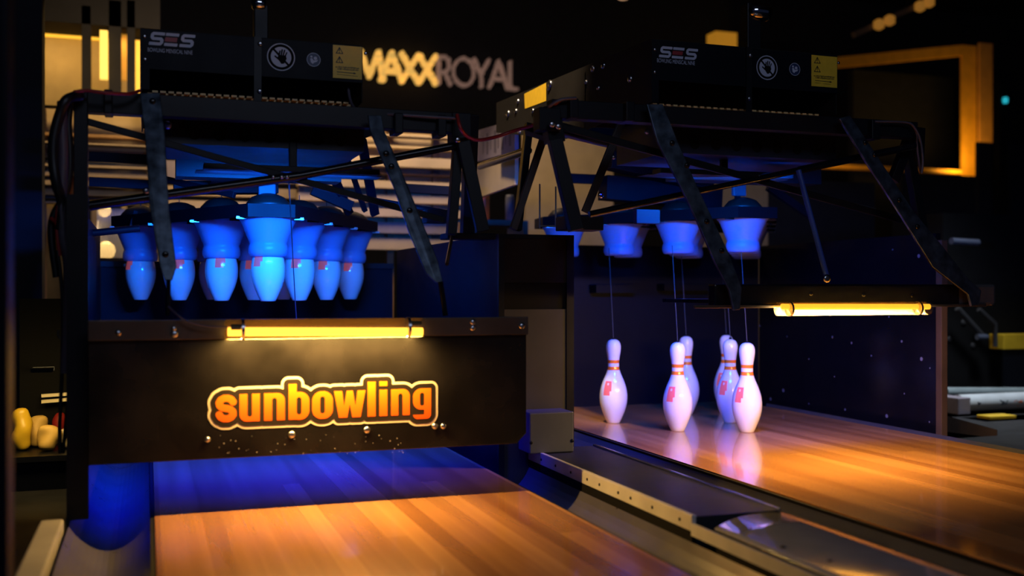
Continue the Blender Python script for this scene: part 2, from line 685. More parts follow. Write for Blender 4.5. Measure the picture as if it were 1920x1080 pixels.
def gutter(x0, x1, ya, yb, label, m=GUTTER, dip=0.075, top=-0.012):
    g = MB()
    n = 14
    prof = []
    for k in range(n + 1):
        s = k / n
        prof.append((x0 + (x1 - x0) * s, top - dip * math.sin(math.pi * s) ** 0.8))
    poly = [(x, ya, z) for x, z in prof] + [(x1, ya, FZ + 0.001), (x0, ya, FZ + 0.001)]
    g.prism(poly, (0, 1, 0), yb - ya)
    return tag(g.build('lane_gutter', m), label, 'gutter', GUT)


gutter(-0.195, LX0 - 0.013, Y0, 4.9, 'grey lane gutter beside the pale kerb boards')
gutter(LX1 + 0.013, 1.254, Y0, 3.40, 'narrow grey lane gutter beneath the white bolted side rail')
gutter(1.517, RX0 - 0.013, Y0, 4.9, 'dark lane gutter along the silver trimmed edge of the divider', GUTPAD)
gutter(RX1 + 0.013, 3.19, Y0, 4.9, 'dark lane gutter below the speckled side panel', GUTPAD)

DZ = 0.05
div = thing('lane_divider', 'long black divider bed with a white bolted side rail between lanes', 'lane divider', (1.38, 2.6, FZ))
DY0 = 2.26
DY1 = 3.42
MB().box((1.27, DY0, FZ), (1.505, DY1, DZ - 0.002)).build('divider_bed', DECKM, div)
MB().box((1.258, DY0, 0.012), (1.272, DY1, DZ + 0.002)).build('side_rail', WHITER, div, 'white rail with a row of small bolts', bevel=0.002)
MB().box((1.2585, DY0, FZ), (1.27, DY1, 0.012)).build('rail_base', MATTE, div)
MB().box((1.505, DY0, DZ - 0.012), (1.515, DY1, DZ + 0.004)).build('edge_trim', TRIMS, div, 'silver metal edge trim', bevel=0.002)
MB().box((1.506, DY0, FZ), (1.514, DY1, DZ - 0.012)).build('trim_base', MATTE, div)
for y in (2.32, 2.47, 2.60, 2.68, 2.81, 2.90, 3.03, 3.16, 3.29):
    MB().bolt((1.258, y, 0.031), 0.0045, 0.003, '-X').build('bolt', BLACK, div)

cap = thing('divider_capping', 'glossy grey domed capping plate at the near end of the divider', 'capping plate', (1.38, 1.6, FZ))
g = MB()
n = 10
NY = 14
rows = []
for j in range(NY + 1):
    s = j / NY
    y = 0.5 + (DY0 - 0.003 - 0.5) * s
    row = []
    for k in range(n + 1):
        q = k / n
        # the far edge is cut in a shallow curve and slopes down to the rail
        yy = y - (0.10 * (1 - q) ** 2) * s
        row.append((1.262 + (1.515 - 1.262) * q, yy, DZ - 0.012 + 0.010 * math.sin(math.pi * (0.15 + 0.70 * q))))
    rows.append(row)
v = [p_ for r_ in rows for p_ in r_]
f = [(j * (n + 1) + k, j * (n + 1) + k + 1, (j + 1) * (n + 1) + k + 1, (j + 1) * (n + 1) + k) for j in range(NY) for k in range(n)]
g.add(v, f, 0, True)
top_plate = g.build('capping_sheet', CAPM, cap)
md = top_plate.modifiers.new('thickness', 'SOLIDIFY')
md.thickness = 0.004
MB().box((1.262, 0.5, FZ), (1.515, DY0 - 0.11, DZ - 0.022)).build('capping_base', MATTE, cap)
MB().box((1.254, 0.5, 0.004), (1.2615, DY0 - 0.004, DZ - 0.016)).build('edge_trim', WHITER, cap, 'pale edge strip')
for (px, py) in ((1468, 1026), (1556, 1052)):
    q = at(px, py, 2.0)
    u = (px - 960) / FPX
    tt = (EYE - DZ + 0.004) / ((py - HOR) / FPX)
    MB().bolt(((SN + CS * u) * tt, (CS - SN * u) * tt, DZ - 0.004), 0.006, 0.003, 'Z').build('bolt', BLACK, cap)

# pale kerb boards along the outer gutter
k = MB().box((-0.262, 1.4, FZ), (-0.205, 2.93, 0.012))
tag(k.build('kerb_board', mat('pale_grey_board', (0.34, 0.33, 0.32), 0.5), bevel=0.006), 'pale kerb board along the outer gutter, ending below the cables', 'kerb board')
k = MB().box((-0.335, 1.3, FZ), (-0.27, 2.45, -0.045))
tag(k.build('kerb_board', GREYB, bevel=0.006), 'lower grey kerb board beside the taller pale one', 'kerb board')

# ------------------------------------------------------------------ pit panels and partition
sp_ = thing('side_panel', 'tall narrow black side panel beside the hanging cable loops', 'side panel', (-0.17, 4.0, FZ))
m = MB()
m.box((-0.204, 3.03, FZ), (-0.198, 4.95, 0.86))
m.build('panel_sheet', NAVY, sp_)
MB().box((-0.204, 3.0, FZ), (-0.198, 3.03, 0.86)).box((-0.198, 3.0, -0.008), (-0.150, 3.03, 0.86)).build('edge_strip', BLACK, sp_)
MB().bolt(at(235, 497, 4.9), 0.01, 0.005).build('bolt', STEEL, sp_)

bp = thing('pit_back_panel', 'dark blue back panel behind the ten hanging pins', 'pit panel', (0.45, 5.0, FZ))
MB().box((-0.198, 4.99, FZ), (1.13, 5.02, 0.735)).build('panel_sheet', NAVY, bp)
MB().box((-0.198, 4.975, 0.71), (1.13, 4.99, 0.735)).build('top_strip', BLACK, bp)
bp = thing('pit_back_panel', 'dark back panel behind the standing pins', 'pit panel', (2.3, 5.0, FZ))
MB().box((1.46, 4.99, FZ), (3.196, 5.02, 0.84)).build('panel_sheet', NAVY, bp)
for (x0, x1, y0, y1, nm) in ((1118, 1194, 534, 549, 'sensor_box'), (1246, 1330, 533, 545, 'sensor_box')):
    a, b = at(x0, y0, 4.9), at(x1, y1, 4.9)
    MB().box((a.x, 4.9, a.z), (b.x, 4.99, b.z)).build('bracket', DECKP, bp)

sp2 = thing('side_panel', 'dark speckled side panel beside the standing pins, edged with brown wood', 'side panel', (3.2, 4.3, FZ))
m = MB().box((3.2, 3.62, FZ), (3.225, 4.99, 0.85))
m.build('panel_sheet', mat('speckled_black_panel', (0.004, 0.004, 0.007), 0.2, spec=0.2), sp2)
sk = MB()
for (px, py) in ((1561, 632), (1634, 667), (1691, 640), (1728, 673), (1744, 690), (1476, 631), (1469, 732), (1517, 757), (1585, 768), (1663, 780), (1743, 791), (1445, 748), (1696, 738), (1565, 706), (1517, 673), (1597, 643), (1425, 611), (1667, 594), (1466, 592), (1674, 468), (1723, 480)):
    c = atX(px, py, 3.2)
    r = random.choice((0.004, 0.006, 0.009))
    sk.add([c + Vector((-0.0012, r * math.cos(t), r * math.sin(t))) for t in [k_ * math.pi / 4 for k_ in range(8)]], [tuple(range(8))])
sk.build('speckles', mat('panel_fleck', (0.16, 0.16, 0.22), 0.4), sp2)
MB().box((3.199, 3.585, FZ), (3.232, 3.62, 0.82)).build('wood_edge', mat('dark_wood_edge', (0.075, 0.048, 0.03), 0.6, spec=0.2), sp2, 'brown wooden edge strip', bevel=0.003)

pc = thing('partition_cabinet', 'tall dark cabinet between the two machines with a black slot', 'cabinet', (1.29, 4.2, FZ))
CX0, CX1, CY = 1.148, 1.43, 3.42
MB().box((CX0, CY + 0.012, FZ), (CX1, 4.98, 0.80)).build('cabinet_body', NAVY, pc)
fr = MB()
zs0, zs1 = at(1000, 580, CY).z, at(1000, 530, CY).z
x0, x1 = at(945, 500, CY).x, at(1062, 500, CY).x
fr.box((CX0, CY - 0.004, FZ), (x0, CY + 0.012, 0.80))
fr.box((x1, CY - 0.004, FZ), (CX1, CY + 0.012, 0.80))
fr.box((x0, CY - 0.004, 0.785), (x1, CY + 0.012, 0.80))
fr.build('front_frame', BLACK, pc)
MB().box((x0, CY, zs1), (x1, CY + 0.012, 0.785)).build('upper_cover', HOODM, pc)
MB().box((x0, CY + 0.006, zs0), (x1, CY + 0.012, zs1)).build('slot_opening', MATTE, pc)
MB().box((x0, CY, FZ), (x1, CY + 0.012, zs0)).build('lower_cover', GREYP, pc, 'grey lower cover sheet')

jb = thing('junction_box', 'grey metal box on the divider bed at the cabinet foot', 'box', (1.26, 3.35, DZ))
a, b = at(993, 775, 3.30), at(1076, 835, 3.30)
MB().box((a.x, 3.30, DZ), (b.x, CY - 0.006, a.z)).build('box_cover', GREYB, jb, bevel=0.004)
for (px, py) in ((996, 830), (1073, 826)):
    MB().bolt(at(px, py, 3.30), 0.006, 0.003).build('bolt', BLACK, jb)


# ------------------------------------------------------------------ printed stickers on a hood
def ses_logo(Y, xa, xb, za, zb, parent):
    """two heavy slanted S and three bars between them"""
    W, H = xb - xa, za - zb
    L = W / 3.0
    r = H * 0.115
    sl = 0.18 * H

    def sh(u, v):
        return (xa + u + sl * (v / H - 0.5), Y, zb + v)
    m = MB()
    for k in (0, 2):
        o = k * (L * 1.03)
        A = [(o + L * 0.90, H * 0.885), (o + L * 0.20, H * 0.885), (o + L * 0.13, H * 0.80), (o + L * 0.13, H * 0.60), (o + L * 0.22, H * 0.5),
             (o + L * 0.74, H * 0.5), (o + L * 0.83, H * 0.40), (o + L * 0.83, H * 0.22), (o + L * 0.74, H * 0.115), (o + L * 0.04, H * 0.115)]
        f_ = d_and(d_line(A, r), d_box(o + L * 0.0, 0, o + L * 0.96, H))
        flat(m, f_, (-0.02, W * 1.1, -0.01, H + 0.01), 0.0013, sh)
    o = L * 1.02
    for v0 in (0.77, 0.0):
        flat(m, d_box(o, H * v0, o + L * 0.9, H * (v0 + 0.23)), (-0.02, W * 1.1, -0.01, H + 0.01), 0.0013, sh)
    m.build('maker_logo', WHITEP, parent, 'slanted silver SES letters')
    m = MB()
    flat(m, d_box(o, H * 0.33, o + L * 0.82, H * 0.67), (-0.02, W * 1.1, -0.01, H + 0.01), 0.0013, sh)
    m.build('logo_bar', REDP, parent, 'dark red bar of the logo')


def small_text(s, Y, xa, xb, z, h, material, parent, name):
    cu = bpy.data.curves.new(name, 'FONT')
    cu.body = s
    cu.size = 1.0
    ob = bpy.data.objects.new(name, cu)
    COL.objects.link(ob)
    dg = bpy.context.evaluated_depsgraph_get()
    me = bpy.data.meshes.new_from_object(ob.evaluated_get(dg))
    co = np.array([v.co[:] for v in me.vertices])
    fs = [tuple(p_.vertices) for p_ in me.polygons]
    bpy.data.objects.remove(ob)
    bpy.data.curves.remove(cu)
    bpy.data.meshes.remove(me)
    lo, hi = co.min(0), co.max(0)
    sx, sz = (xb - xa) / (hi[0] - lo[0]), h / (hi[1] - lo[1])
    m = MB()
    m.add([(xa + (c[0] - lo[0]) * sx, Y, z + (c[1] - lo[1]) * sz) for c in co], fs)
    return m.build(name, material, parent)


def hand_sign(Y, c, R, parent):
    pl = on_plane(Y - 0.0006, c.x, c.z)
    e = (-R * 1.1, R * 1.1, -R * 1.1, R * 1.1)
    m = MB()
    flat(m, d_circ(0, 0, R), e, R / 30, on_plane(Y - 0.0003, c.x, c.z), mi=1)
    flat(m, d_ring(0, 0, R * 0.955, R * 0.075), e, R / 42, pl)
    hand = d_or(d_poly([(-.20, .14), (.34, .14), (.40, -.10), (.22, -.46), (.02, -.50), (-.10, -.34), (-.26, -.12)]),
                d_cap(-.14, .12, -.08, .42, .055), d_cap(.01, .12, .08, .52, .055), d_cap(.15, .12, .25, .50, .052), d_cap(.29, .08, .40, .34, .046),
                d_cap(-.18, -.16, -.42, .03, .058), d_cap(-.55, .55, .55, -.58, .075))
    fs = d_sub(d_circ(0, 0, 0.73), hand)
    flat(m, lambda X, Yv: fs(X / R, Yv / R) * R, e, R / 42, pl)
    m.build('hand_sticker', [WHITEP, MATTE], parent, 'round sticker of a crossed-out hand')


def manual_sign(Y, c, R, parent):
    e = (-R * 1.1, R * 1.1, -R * 1.1, R * 1.1)
    m = MB()
    flat(m, d_circ(0, 0, R), e, R / 26, on_plane(Y - 0.0003, c.x, c.z), mi=1)
    pl = on_plane(Y - 0.0006, c.x, c.z)
    flat(m, d_ring(0, 0, R * 0.95, R * 0.07), e, R / 32, pl)
    fig = d_or(d_circ(-.32, .42, .16), d_poly([(-.5, .15), (-.2, .2), (.0, -.1), (.45, -.05), (.62, .1), (.5, -.25), (.05, -.42), (-.1, -.62), (-.4, -.4)]), d_circ(.25, .22, .24))
    flat(m, lambda X, Yv: fig(X / R, Yv / R) * R, e, R / 32, pl)
    m.build('manual_sticker', [WHITEP, BLUEP], parent, 'small round blue sticker')


def yellow_sign(Y, a, b, parent):
    W, H = b.x - a.x, a.z - b.z
    m = MB().box((a.x, Y - 0.0012, b.z), (b.x, Y, a.z), 0)
    m.build('warning_sticker', YELP, parent, 'yellow warning sticker with two triangles')
    pl = on_plane(Y - 0.0016, a.x, b.z)
    ink = MB()
    for vc in (0.84, 0.56):
        T = [(0.09, vc - 0.10), (0.36, vc - 0.10), (0.225, vc + 0.115)]
        fo = d_poly([(x * W, y * H) for x, y in T])
        flat(ink, lambda X, Yv: np.abs(fo(X, Yv) + 0.0012) - 0.0012, (0, W, 0, H), W / 70, pl)
        flat(ink, d_or(d_cap(0.225 * W, (vc + 0.05) * H, 0.215 * W, (vc - 0.02) * H, 0.0014), d_circ(0.225 * W, (vc - 0.06) * H, 0.0016)), (0, W, 0, H), W / 70, pl)
    # two lines of tiny lettering, an arrow and a rule
    rr = random.Random(3)
    for (row, x0, x1, h) in ((0.335, 0.09, 0.90, 0.03), (0.275, 0.16, 0.86, 0.03)):
        x = x0
        while x < x1:
            wd = rr.uniform(0.012, 0.03)
            flat(ink, d_box(x * W, (row - h * rr.uniform(.5, 1)) * H, (x + wd) * W, (row + h * rr.uniform(.5, 1)) * H), (max(0, x - .02) * W, (x + .06) * W, (row - .06) * H, (row + .06) * H), W / 90, pl)
            x += wd + 0.012
    flat(ink, d_or(d_cap(.14 * W, .185 * H, .72 * W, .175 * H, 0.0011), d_poly([(.71 * W, .205 * H), (.81 * W, .172 * H), (.71 * W, .145 * H)])), (0, W, 0, H), W / 70, pl)
    flat(ink, d_cap(.14 * W, .115 * H, .84 * W, .09 * H, 0.0007), (0, W, 0, H), W / 70, pl)
    ink.build('sticker_print', INK, parent)


# ------------------------------------------------------------------ string pinsetters
CUPPROF = [(0.112, 0.0), (0.104, -0.008), (0.096, -0.022), (0.083, -0.055), (0.070, -0.088), (0.0675, -0.096), (0.0705, -0.102), (0.073, -0.116), (0.0725, -0.130), (0.067, -0.142),
           (0.060, -0.1445), (0.056, -0.141), (0.060, -0.12), (0.060, -0.10), (0.067, -0.08), (0.091, -0.02), (0.10, -0.002)]


def rack_spots(hx, hy, k=1.0):
    out = []
    for row in range(4):
        for i in range(row + 1):
            out.append((hx + k * (-0.1524 * row + 0.3048 * i), hy + 0.264 * row))
    return out      # 1 | 2 3 | 4 5 6 | 7 8 9 10


def arm_plate(pts, Ya, Yb, ya, yb, th=0.011):
    """flat steel arm: outline given as (px, py), its plane leaning from Ya at row ya to Yb at row yb"""
    P = []
    for (px, py) in pts:
        s = (py - ya) / (yb - ya)
        P.append(at(px, py, Ya + (Yb - Ya) * s))
    return MB().prism(P, (0, 1, 0), th)


def machine(cfg):
    c = cfg
    Yh, YB = c['Yh'], c['YB']
    root = thing('string_pinsetter', c['label'], 'pinsetter', c['loc'])
    # --- hood
    fl, frr = at(*c['hood_tl'], Yh), at(*c['hood_tr'], Yh)
    ztop = (fl.z + frr.z) / 2
    zbot = at(*c['hood_bl'], Yh).z
    X0, X1 = fl.x, frr.x
    zmid = at(*c['plate_bl'], Yh).z
    Yk = c['Yback']
    hz = c.get('ztail', ztop + 0.0)
    hood = MB()
    prof = [(Yh + 0.004, zbot), (Yh + 0.004, ztop), (Yk, hz), (Yk, hz - 0.14), (Yh + 0.75, zbot - 0.02)]
    for x in (X0, X1 - 0.003):
        hood.prism([(x, y, z) for y, z in prof], (1, 0, 0), 0.003)
    hood.prism([(X0, Yh + 0.004, ztop), (X1, Yh + 0.004, ztop), (X1, Yk, hz), (X0, Yk, hz)], (0, 0, 1), 0.003)
    hood.box((X0, Yk - 0.003, hz - 0.14), (X1, Yk, hz))
    hood.box((X0, Yh + 0.55, zbot), (X1, Yh + 0.56, ztop))
    hd = hood.build('hood', HOODM, root)
    fp = MB().box((X0, Yh, zmid), (X1, Yh + 0.004, ztop))
    fp.box((X0, Yh, zbot), (X0 + 0.026, Yh + 0.004, zmid))
    plate = fp.build('front_plate', PLATE, root)
    for q in c['plate_bolts']:
        MB().bolt(at(*q, Yh), 0.0055, 0.003).build('bolt', STEEL, plate)
    # stickers
    a, b = at(*c['ses'][0], Yh - 0.001), at(*c['ses'][1], Yh - 0.001)
    ses_logo(Yh - 0.001, a.x, b.x, a.z, b.z, plate)
    a, b = at(*c['txt'][0], Yh - 0.001), at(*c['txt'][1], Yh - 0.001)
    small_text('BOWLING MENSICAL NINE', Yh - 0.001, a.x, b.x, (a.z + b.z) / 2, pxm(7.5, c['txt'][0][0], Yh), WHITEP, plate, 'maker_lettering')
    hand_sign(Yh, at(*c['hand'][:2], Yh), pxm(c['hand'][2], c['hand'][0], Yh), plate)
    manual_sign(Yh, at(*c['man'][:2], Yh), pxm(c['man'][2], c['man'][0], Yh), plate)
    yellow_sign(Yh - 0.0005, at(*c['yel'][0], Yh), at(*c['yel'][1], Yh), plate)
    # pale dashes paint in the lit background seen through gaps; rod below
    cm = MB()
    zc = zbot + 0.012
    nslot = 26
    for i in range(nslot):
        x = X0 + 0.03 + (X1 - X0 - 0.06) * (i + 0.5) / nslot
        cm.box((x - 0.008, Yh + 0.06, zc - 0.010), (x + 0.008, Yh + 0.10, zc - 0.004))
    cm.box((X0 + 0.02, Yh + 0.10, zc - 0.016), (X1 - 0.02, Yh + 0.13, zc - 0.004))
    cm.build('lit_gap_dashes', mat('lit_gap_amber', (0.85, 0.58, 0.24), 0.45), root, 'row of pale dashes painted as lit gaps')
    MB().tube([(X0 + 0.05, Yh + 0.03, zbot - 0.030), (X1 - 0.03, Yh + 0.03, zbot - 0.030)], 0.008).build('guide_rod', STEEL, root, 'thin steel rod')
    # middle strut and the spot lamp on its post
    xs = at(*c['strut'], Yh).x
    st = MB().box((xs - 0.011, Yh - 0.006, zbot - 0.05), (xs + 0.011, Yh - 0.0005, ztop + 0.002))
    st.build('centre_strut', BLACK, root)
    MB().box((xs - 0.012, Yh - 0.008, zbot - 0.062), (xs + 0.012, Yh - 0.001, zbot - 0.028)).build('strut_foot', STEEL, root)
    for q in c['strut_bolts']:
        MB().bolt(at(*q, Yh - 0.006), 0.008, 0.005).build('bolt', STEEL, root)
    a, b = at(*c['post'][0], Yh + 0.05), at(*c['post'][1], Yh + 0.05)
    ps = MB().box((a.x, Yh + 0.02, ztop), (b.x, Yh + 0.07, a.z)).build('lamp_post', BLACK, root, bevel=0.003)
    la, lb = at(*c['lamp'][0], Yh + 0.03), at(*c['lamp'][1], Yh + 0.03)
    cc = (la + lb) / 2
    rr = (la.z - lb.z) / 2
    head = MB()
    prof = [(0.2 * rr, -0.9), (0.75 * rr, -0.75), (rr, -0.35), (rr, 0.35), (0.8 * rr, 0.72), (0.25 * rr, 0.85)]
    n_ = 20
    hw = (lb.x - la.x) / 2
    vs, fs = [], []
    for (r_, x_) in prof:
        for k_ in range(n_):
            t_ = 2 * math.pi * k_ / n_
            vs.append((cc.x + x_ * hw, cc.y + r_ * math.cos(t_), cc.z + r_ * math.sin(t_)))
    for i in range(len(prof) - 1):
        for k_ in range(n_):
            fs.append((i * n_ + k_, i * n_ + (k_ + 1) % n_, (i + 1) * n_ + (k_ + 1) % n_, (i + 1) * n_ + k_))
    fs.append(tuple(range(n_))); fs.append(tuple(range((len(prof) - 1) * n_, len(prof) * n_)))
    head.add(vs, fs, 0, True)
    head.build('pulley_housing', CHROME, root, 'shiny chrome pulley housing')
    # --- string deck beam under the hood
    da, db = at(*c['deck_tl'], Yh + 0.06), at(*c['deck_tr'], Yh + 0.06)
    zA, zB, zC = da.z, at(*c['deck_ml'], Yh + 0.02).z, at(*c['deck_bl'], Yh + 0.10).z
    x0, x1 = da.x, db.x
    dk = MB().prism([(x0, Yh + 0.07, zA), (x0, Yh + 0.06, zB), (x0, Yh + 0.055, zC), (x0, Yh + 0.45, zC), (x0, Yh + 0.45, zA)], (1, 0, 0), x1 - x0)
    dko = dk.build('string_beam', mat('navy_beam', (0.014, 0.017, 0.036), 0.45, spec=0.3), root)
    nh = 7
    for i in range(nh):
        x = x0 + (x1 - x0) * (0.16 + 0.12 * i)
        zc_ = zB + (zC - zB) * 0.55
        yc_ = Yh + 0.0545
        hole = MB()
        hole.add([(x + 0.020 * math.cos(t), yc_, zc_ + 0.022 * math.sin(t)) for t in [k_ * math.pi / 8 for k_ in range(16)]], [tuple(range(16))])
        hole.build('string_hole', MATTE, dko)
    lo = MB()
    za2, zb2 = at(*c['low_tl'], Yh + 0.5).z, at(*c['low_bl'], Yh + 0.5).z
    lo.box((at(*c['low_tl'], Yh + 0.5).x, Yh + 0.5, zb2), (at(*c['low_tr'], Yh + 0.5).x, Yh + 0.62, za2))
    lo.build('lower_beam', BLACK, root)
    # --- frame
    for (p_, q_, wd, dp, nm, mt) in c['bars']:
        P, Q = at(*p_), at(*q_)
        MB().bar(P, Q, wd, dp).build(nm, mt, root, bevel=0.002)
    for (p_, q_, r_, nm, mt) in c['tubes']:
        MB().tube([at(*p_), at(*q_)], r_).build(nm, mt, root)
    for (px, y0, y1, Yc) in c['clamps']:
        a, b = at(px - 8, y0, Yc), at(px + 8, y1, Yc)
        MB().box((a.x, Yc - 0.01, b.z), (b.x, Yc + 0.07, a.z)).build('beam_clamp', BLACK, root, bevel=0.003)
    for (x0_, y0_, x1_, y1_, Yc, dp, nm, mt) in c['boxes']:
        a, b = at(x0_, y0_, Yc), at(x1_, y1_, Yc)
        MB().box((a.x, Yc, b.z), (b.x, Yc + dp, a.z)).build(nm, mt, root, bevel=0.003)
    for (px, py, Yc, r_, mt) in c['bolts']:
        MB().bolt(at(px, py, Yc), r_, 0.006).build('bolt', mt, root)
    # --- lifting deck with cups
    hx, hy = c['head']
    zu = c['zu']
    dx, dy = hx - 0.428, hy - 4.0
    out = [(-0.085, -0.12), (0.085, -0.12), (0.575, 0.74), (0.55, 0.93), (-0.55, 0.93), (-0.575, 0.74)]
    P = [(hx + a_ * c.get('kx', 1.0), hy + b_) for a_, b_ in out]
    dp = MB()
    n = len(P)
    for i in range(n):
        (xa, ya), (xb, yb) = P[i], P[(i + 1) % n]
        dp.add([(xa, ya, zu), (xb, yb, zu), (xb, yb, zu + 0.048), (xa, ya, zu + 0.048)], [(0, 1, 2, 3)])
    dp.add([(x, y, zu + 0.048) for x, y in P], [tuple(range(n))])
    dp.build('lifting_deck', DECKP, root)
    for i, (x, y) in enumerate(rack_spots(hx, hy, c.get('kx', 1.0))):
        cu = MB().lathe((x, y, zu + 0.002), CUPPROF, 36, cap=False).build('pin_cup', CUP, root)
        for s in (-1, 1):
            MB().box((x + s * 0.088, y - 0.075, zu - 0.005), (x + s * 0.122, y - 0.055, zu + 0.004)).build('cup_clip', STEEL, cu)
        MB().lathe((x, y, zu + 0.048), [(0.085, 0), (0.080, 0.012), (0.06, 0.035), (0.03, 0.047), (0.012, 0.05)], 24).build('cup_cap', DOME, root)
    # bracket above the head cup
    a = at(*c['headbr'], hy)
    MB().box((a.x - 0.032, hy - 0.02, a.z - 0.028), (a.x + 0.032, hy + 0.0, a.z + 0.028)).build('sensor_plate', GREYB, root, bevel=0.004)
    MB().box((a.x - 0.01, hy - 0.01, zu + 0.09), (a.x + 0.01, hy + 0.01, a.z)).build('sensor_stem', BLACK, root)
    # --- swing arms
    for (pts, Ya, Yb, ya, yb) in c['arms']:
        arm = arm_plate(pts, Ya, Yb, ya, yb).build('swing_arm', ARM, root, bevel=0.002)
        for (px, py) in c['arm_bolts'].pop(0):
            s = (py - ya) / (yb - ya)
            MB().bolt(at(px, py, Ya + (Yb - Ya) * s - 0.001), 0.009, 0.005).build('bolt', BLACKG, arm)
    # blue lamp housings under the beam; rear lip added to block upward light
    for (lx, ly, lz) in c['lamps']:
        MB().box((lx - 0.27, ly - 0.035, lz + 0.022), (lx + 0.27, ly + 0.03, lz + 0.04)).box((lx - 0.29, ly + 0.03, lz + 0.022), (lx + 0.29, ly + 0.11, lz + 0.026)).box((lx - 0.012, ly - 0.01, lz + 0.04), (lx + 0.012, ly + 0.01, lz + 0.12)).build('lamp_housing', BLACK, root, bevel=0.003)
    return root


cfgL = dict(
    label='black string pinsetter whose mask board hangs lowered over the lane', loc=(0.43, 3.9, 0.0),
    Yh=3.25, YB=3.2, Yback=4.6, hood_tl=(263, 52), hood_tr=(680, 88), hood_bl=(263, 166), plate_bl=(283, 129), ztail=1.42,
    plate_bolts=[(271, 68), (272, 111), (686, 100)],
    ses=[(281, 59), (364, 90)], txt=[(277, 95), (361, 104)], hand=(527, 107, 26), man=(588, 112, 13), yel=[(624, 84), (678.5, 149.5)],
    strut=(483, 120), strut_bolts=[(488, 82), (487, 171)], post=[(475, 12), (501, 72)], lamp=[(469, -8), (502, 22)],
    deck_tl=(300, 192), deck_tr=(682, 228), deck_ml=(300, 214), deck_bl=(312, 272), low_tl=(330, 294), low_tr=(640, 318), low_bl=(330, 330),
    bars=[((145, 191, 3.2), (880, 234, 3.2), 0.062, 0.05, 'cross_beam', BLACK),
          ((152, 172, 3.17), (152, 500, 3.17), 0.036, 0.05, 'frame_post', BLACK),
          ((160, 227, 3.20), (833, 413, 3.20), 0.020, 0.010, 'cross_brace', BLACK),
          ((167, 294, 4.6), (300, 301, 4.6), 0.040, 0.03, 'rear_rail', NAVY),
          ((167, 341, 4.6), (300, 348, 4.6), 0.038, 0.03, 'rear_rail', NAVY),
          ((745, 352, 4.6), (845, 358, 4.6), 0.040, 0.03, 'rear_rail', NAVY),
          ((862, 220, 3.22), (846, 440, 3.19), 0.030, 0.03, 'frame_leg', BLACK),
          ((866, 255, 3.18), (905, 434, 3.16), 0.042, 0.02, 'frame_leg', BLACK),
          ((884, 215, 3.50), (876, 440, 3.60), 0.045, 0.04, 'frame_leg', BLACK),
          ((678, 262, 4.0), (703, 402, 4.3), 0.036, 0.02, 'hanger_bar', NAVY),
          ((652, 300, 4.1), (684, 395, 4.3), 0.020, 0.02, 'hanger_bar', BLACK),
          ((625, 330, 4.2), (655, 400, 4.4), 0.036, 0.02, 'hanger_bar', NAVY),
          ((668, 255, 4.0), (712, 238, 4.0), 0.04, 0.02, 'hanger_bar', NAVY),
          ((325, 352, 4.3), (520, 352, 4.3), 0.05, 0.08, 'carriage_beam', NAVY),
          ((305, 335, 4.3), (440, 366, 4.1), 0.024, 0.02, 'carriage_link', BLACK),
          ((585, 355, 4.3), (660, 388, 4.3), 0.045, 0.03, 'carriage_link', NAVY),
          ((255, 395, 4.6), (245, 430, 4.6), 0.018, 0.02, 'hanger_bar', NAVY)],
    tubes=[((854, 273, 3.19), (560, 330, 3.19), 0.013, 'brace_tube', BLACKG),
           ((560, 330, 3.19), (167, 386, 3.19), 0.015, 'brace_tube', BLACKG),
           ((700, 376, 3.6), (838, 400, 3.5), 0.012, 'link_tube', BLACKG),
           ((172, 437, 4.3), (262, 428, 4.3), 0.014, 'link_tube', BLACK),
           ((316, 524, 2.93), (314, 592, 2.93), 0.006, 'arm_link', BLACKG),
           ((826, 528, 2.93), (835, 592, 2.93), 0.008, 'arm_link', BLACKG),
           ((838, 495, 3.0), (848, 440, 3.4), 0.006, 'arm_link', BLACKG)],
    clamps=[(203, 168, 214, 3.16), (747, 212, 251, 3.16), (828, 216, 256, 3.16)],
    boxes=[(848, 210, 884, 268, 3.17, 0.06, 'corner_plate', BLACK), (800, 392, 842, 418, 3.45, 0.06, 'foot_bracket', BLACK),
           (840, 436, 930, 449, 3.40, 0.10, 'foot_bracket', NAVY), (395, 318, 520, 345, 4.1, 0.3, 'lifting_carriage', NAVY)],
    bolts=[(153, 177, 3.14, 0.008, STEEL), (512, 332, 3.175, 0.006, STEEL), (528, 332, 3.175, 0.006, STEEL), (538, 332, 3.175, 0.006, STEEL), (314, 235, 3.26, 0.012, STEEL),
           (858, 262, 3.155, 0.010, STEEL), (898, 415, 3.33, 0.009, STEEL), (888, 350, 3.26, 0.006, STEEL), (274, 358, 3.18, 0.01, STEEL)],
    head=(0.428, 4.0), zu=0.872, headbr=(500, 357),
    arms=[([(262, 174), (300, 174), (309, 250), (317, 390), (331, 500), (323, 526), (309, 526), (300, 500), (281, 390), (271, 250)], 3.12, 2.93, 174, 526),
          ([(690, 216), (715, 216), (721, 245), (767, 354), (802, 440), (821, 489), (831, 530), (818, 530), (800, 513), (767, 435), (740, 354), (694, 245)], 3.12, 2.93, 216, 530)],
    arm_bolts=[[(310, 477), (286, 190)], [(724, 288), (734, 312), (768, 395)]],
    lamps=[(0.43, 3.31, 0.95)],
)
ML = machine(cfgL)

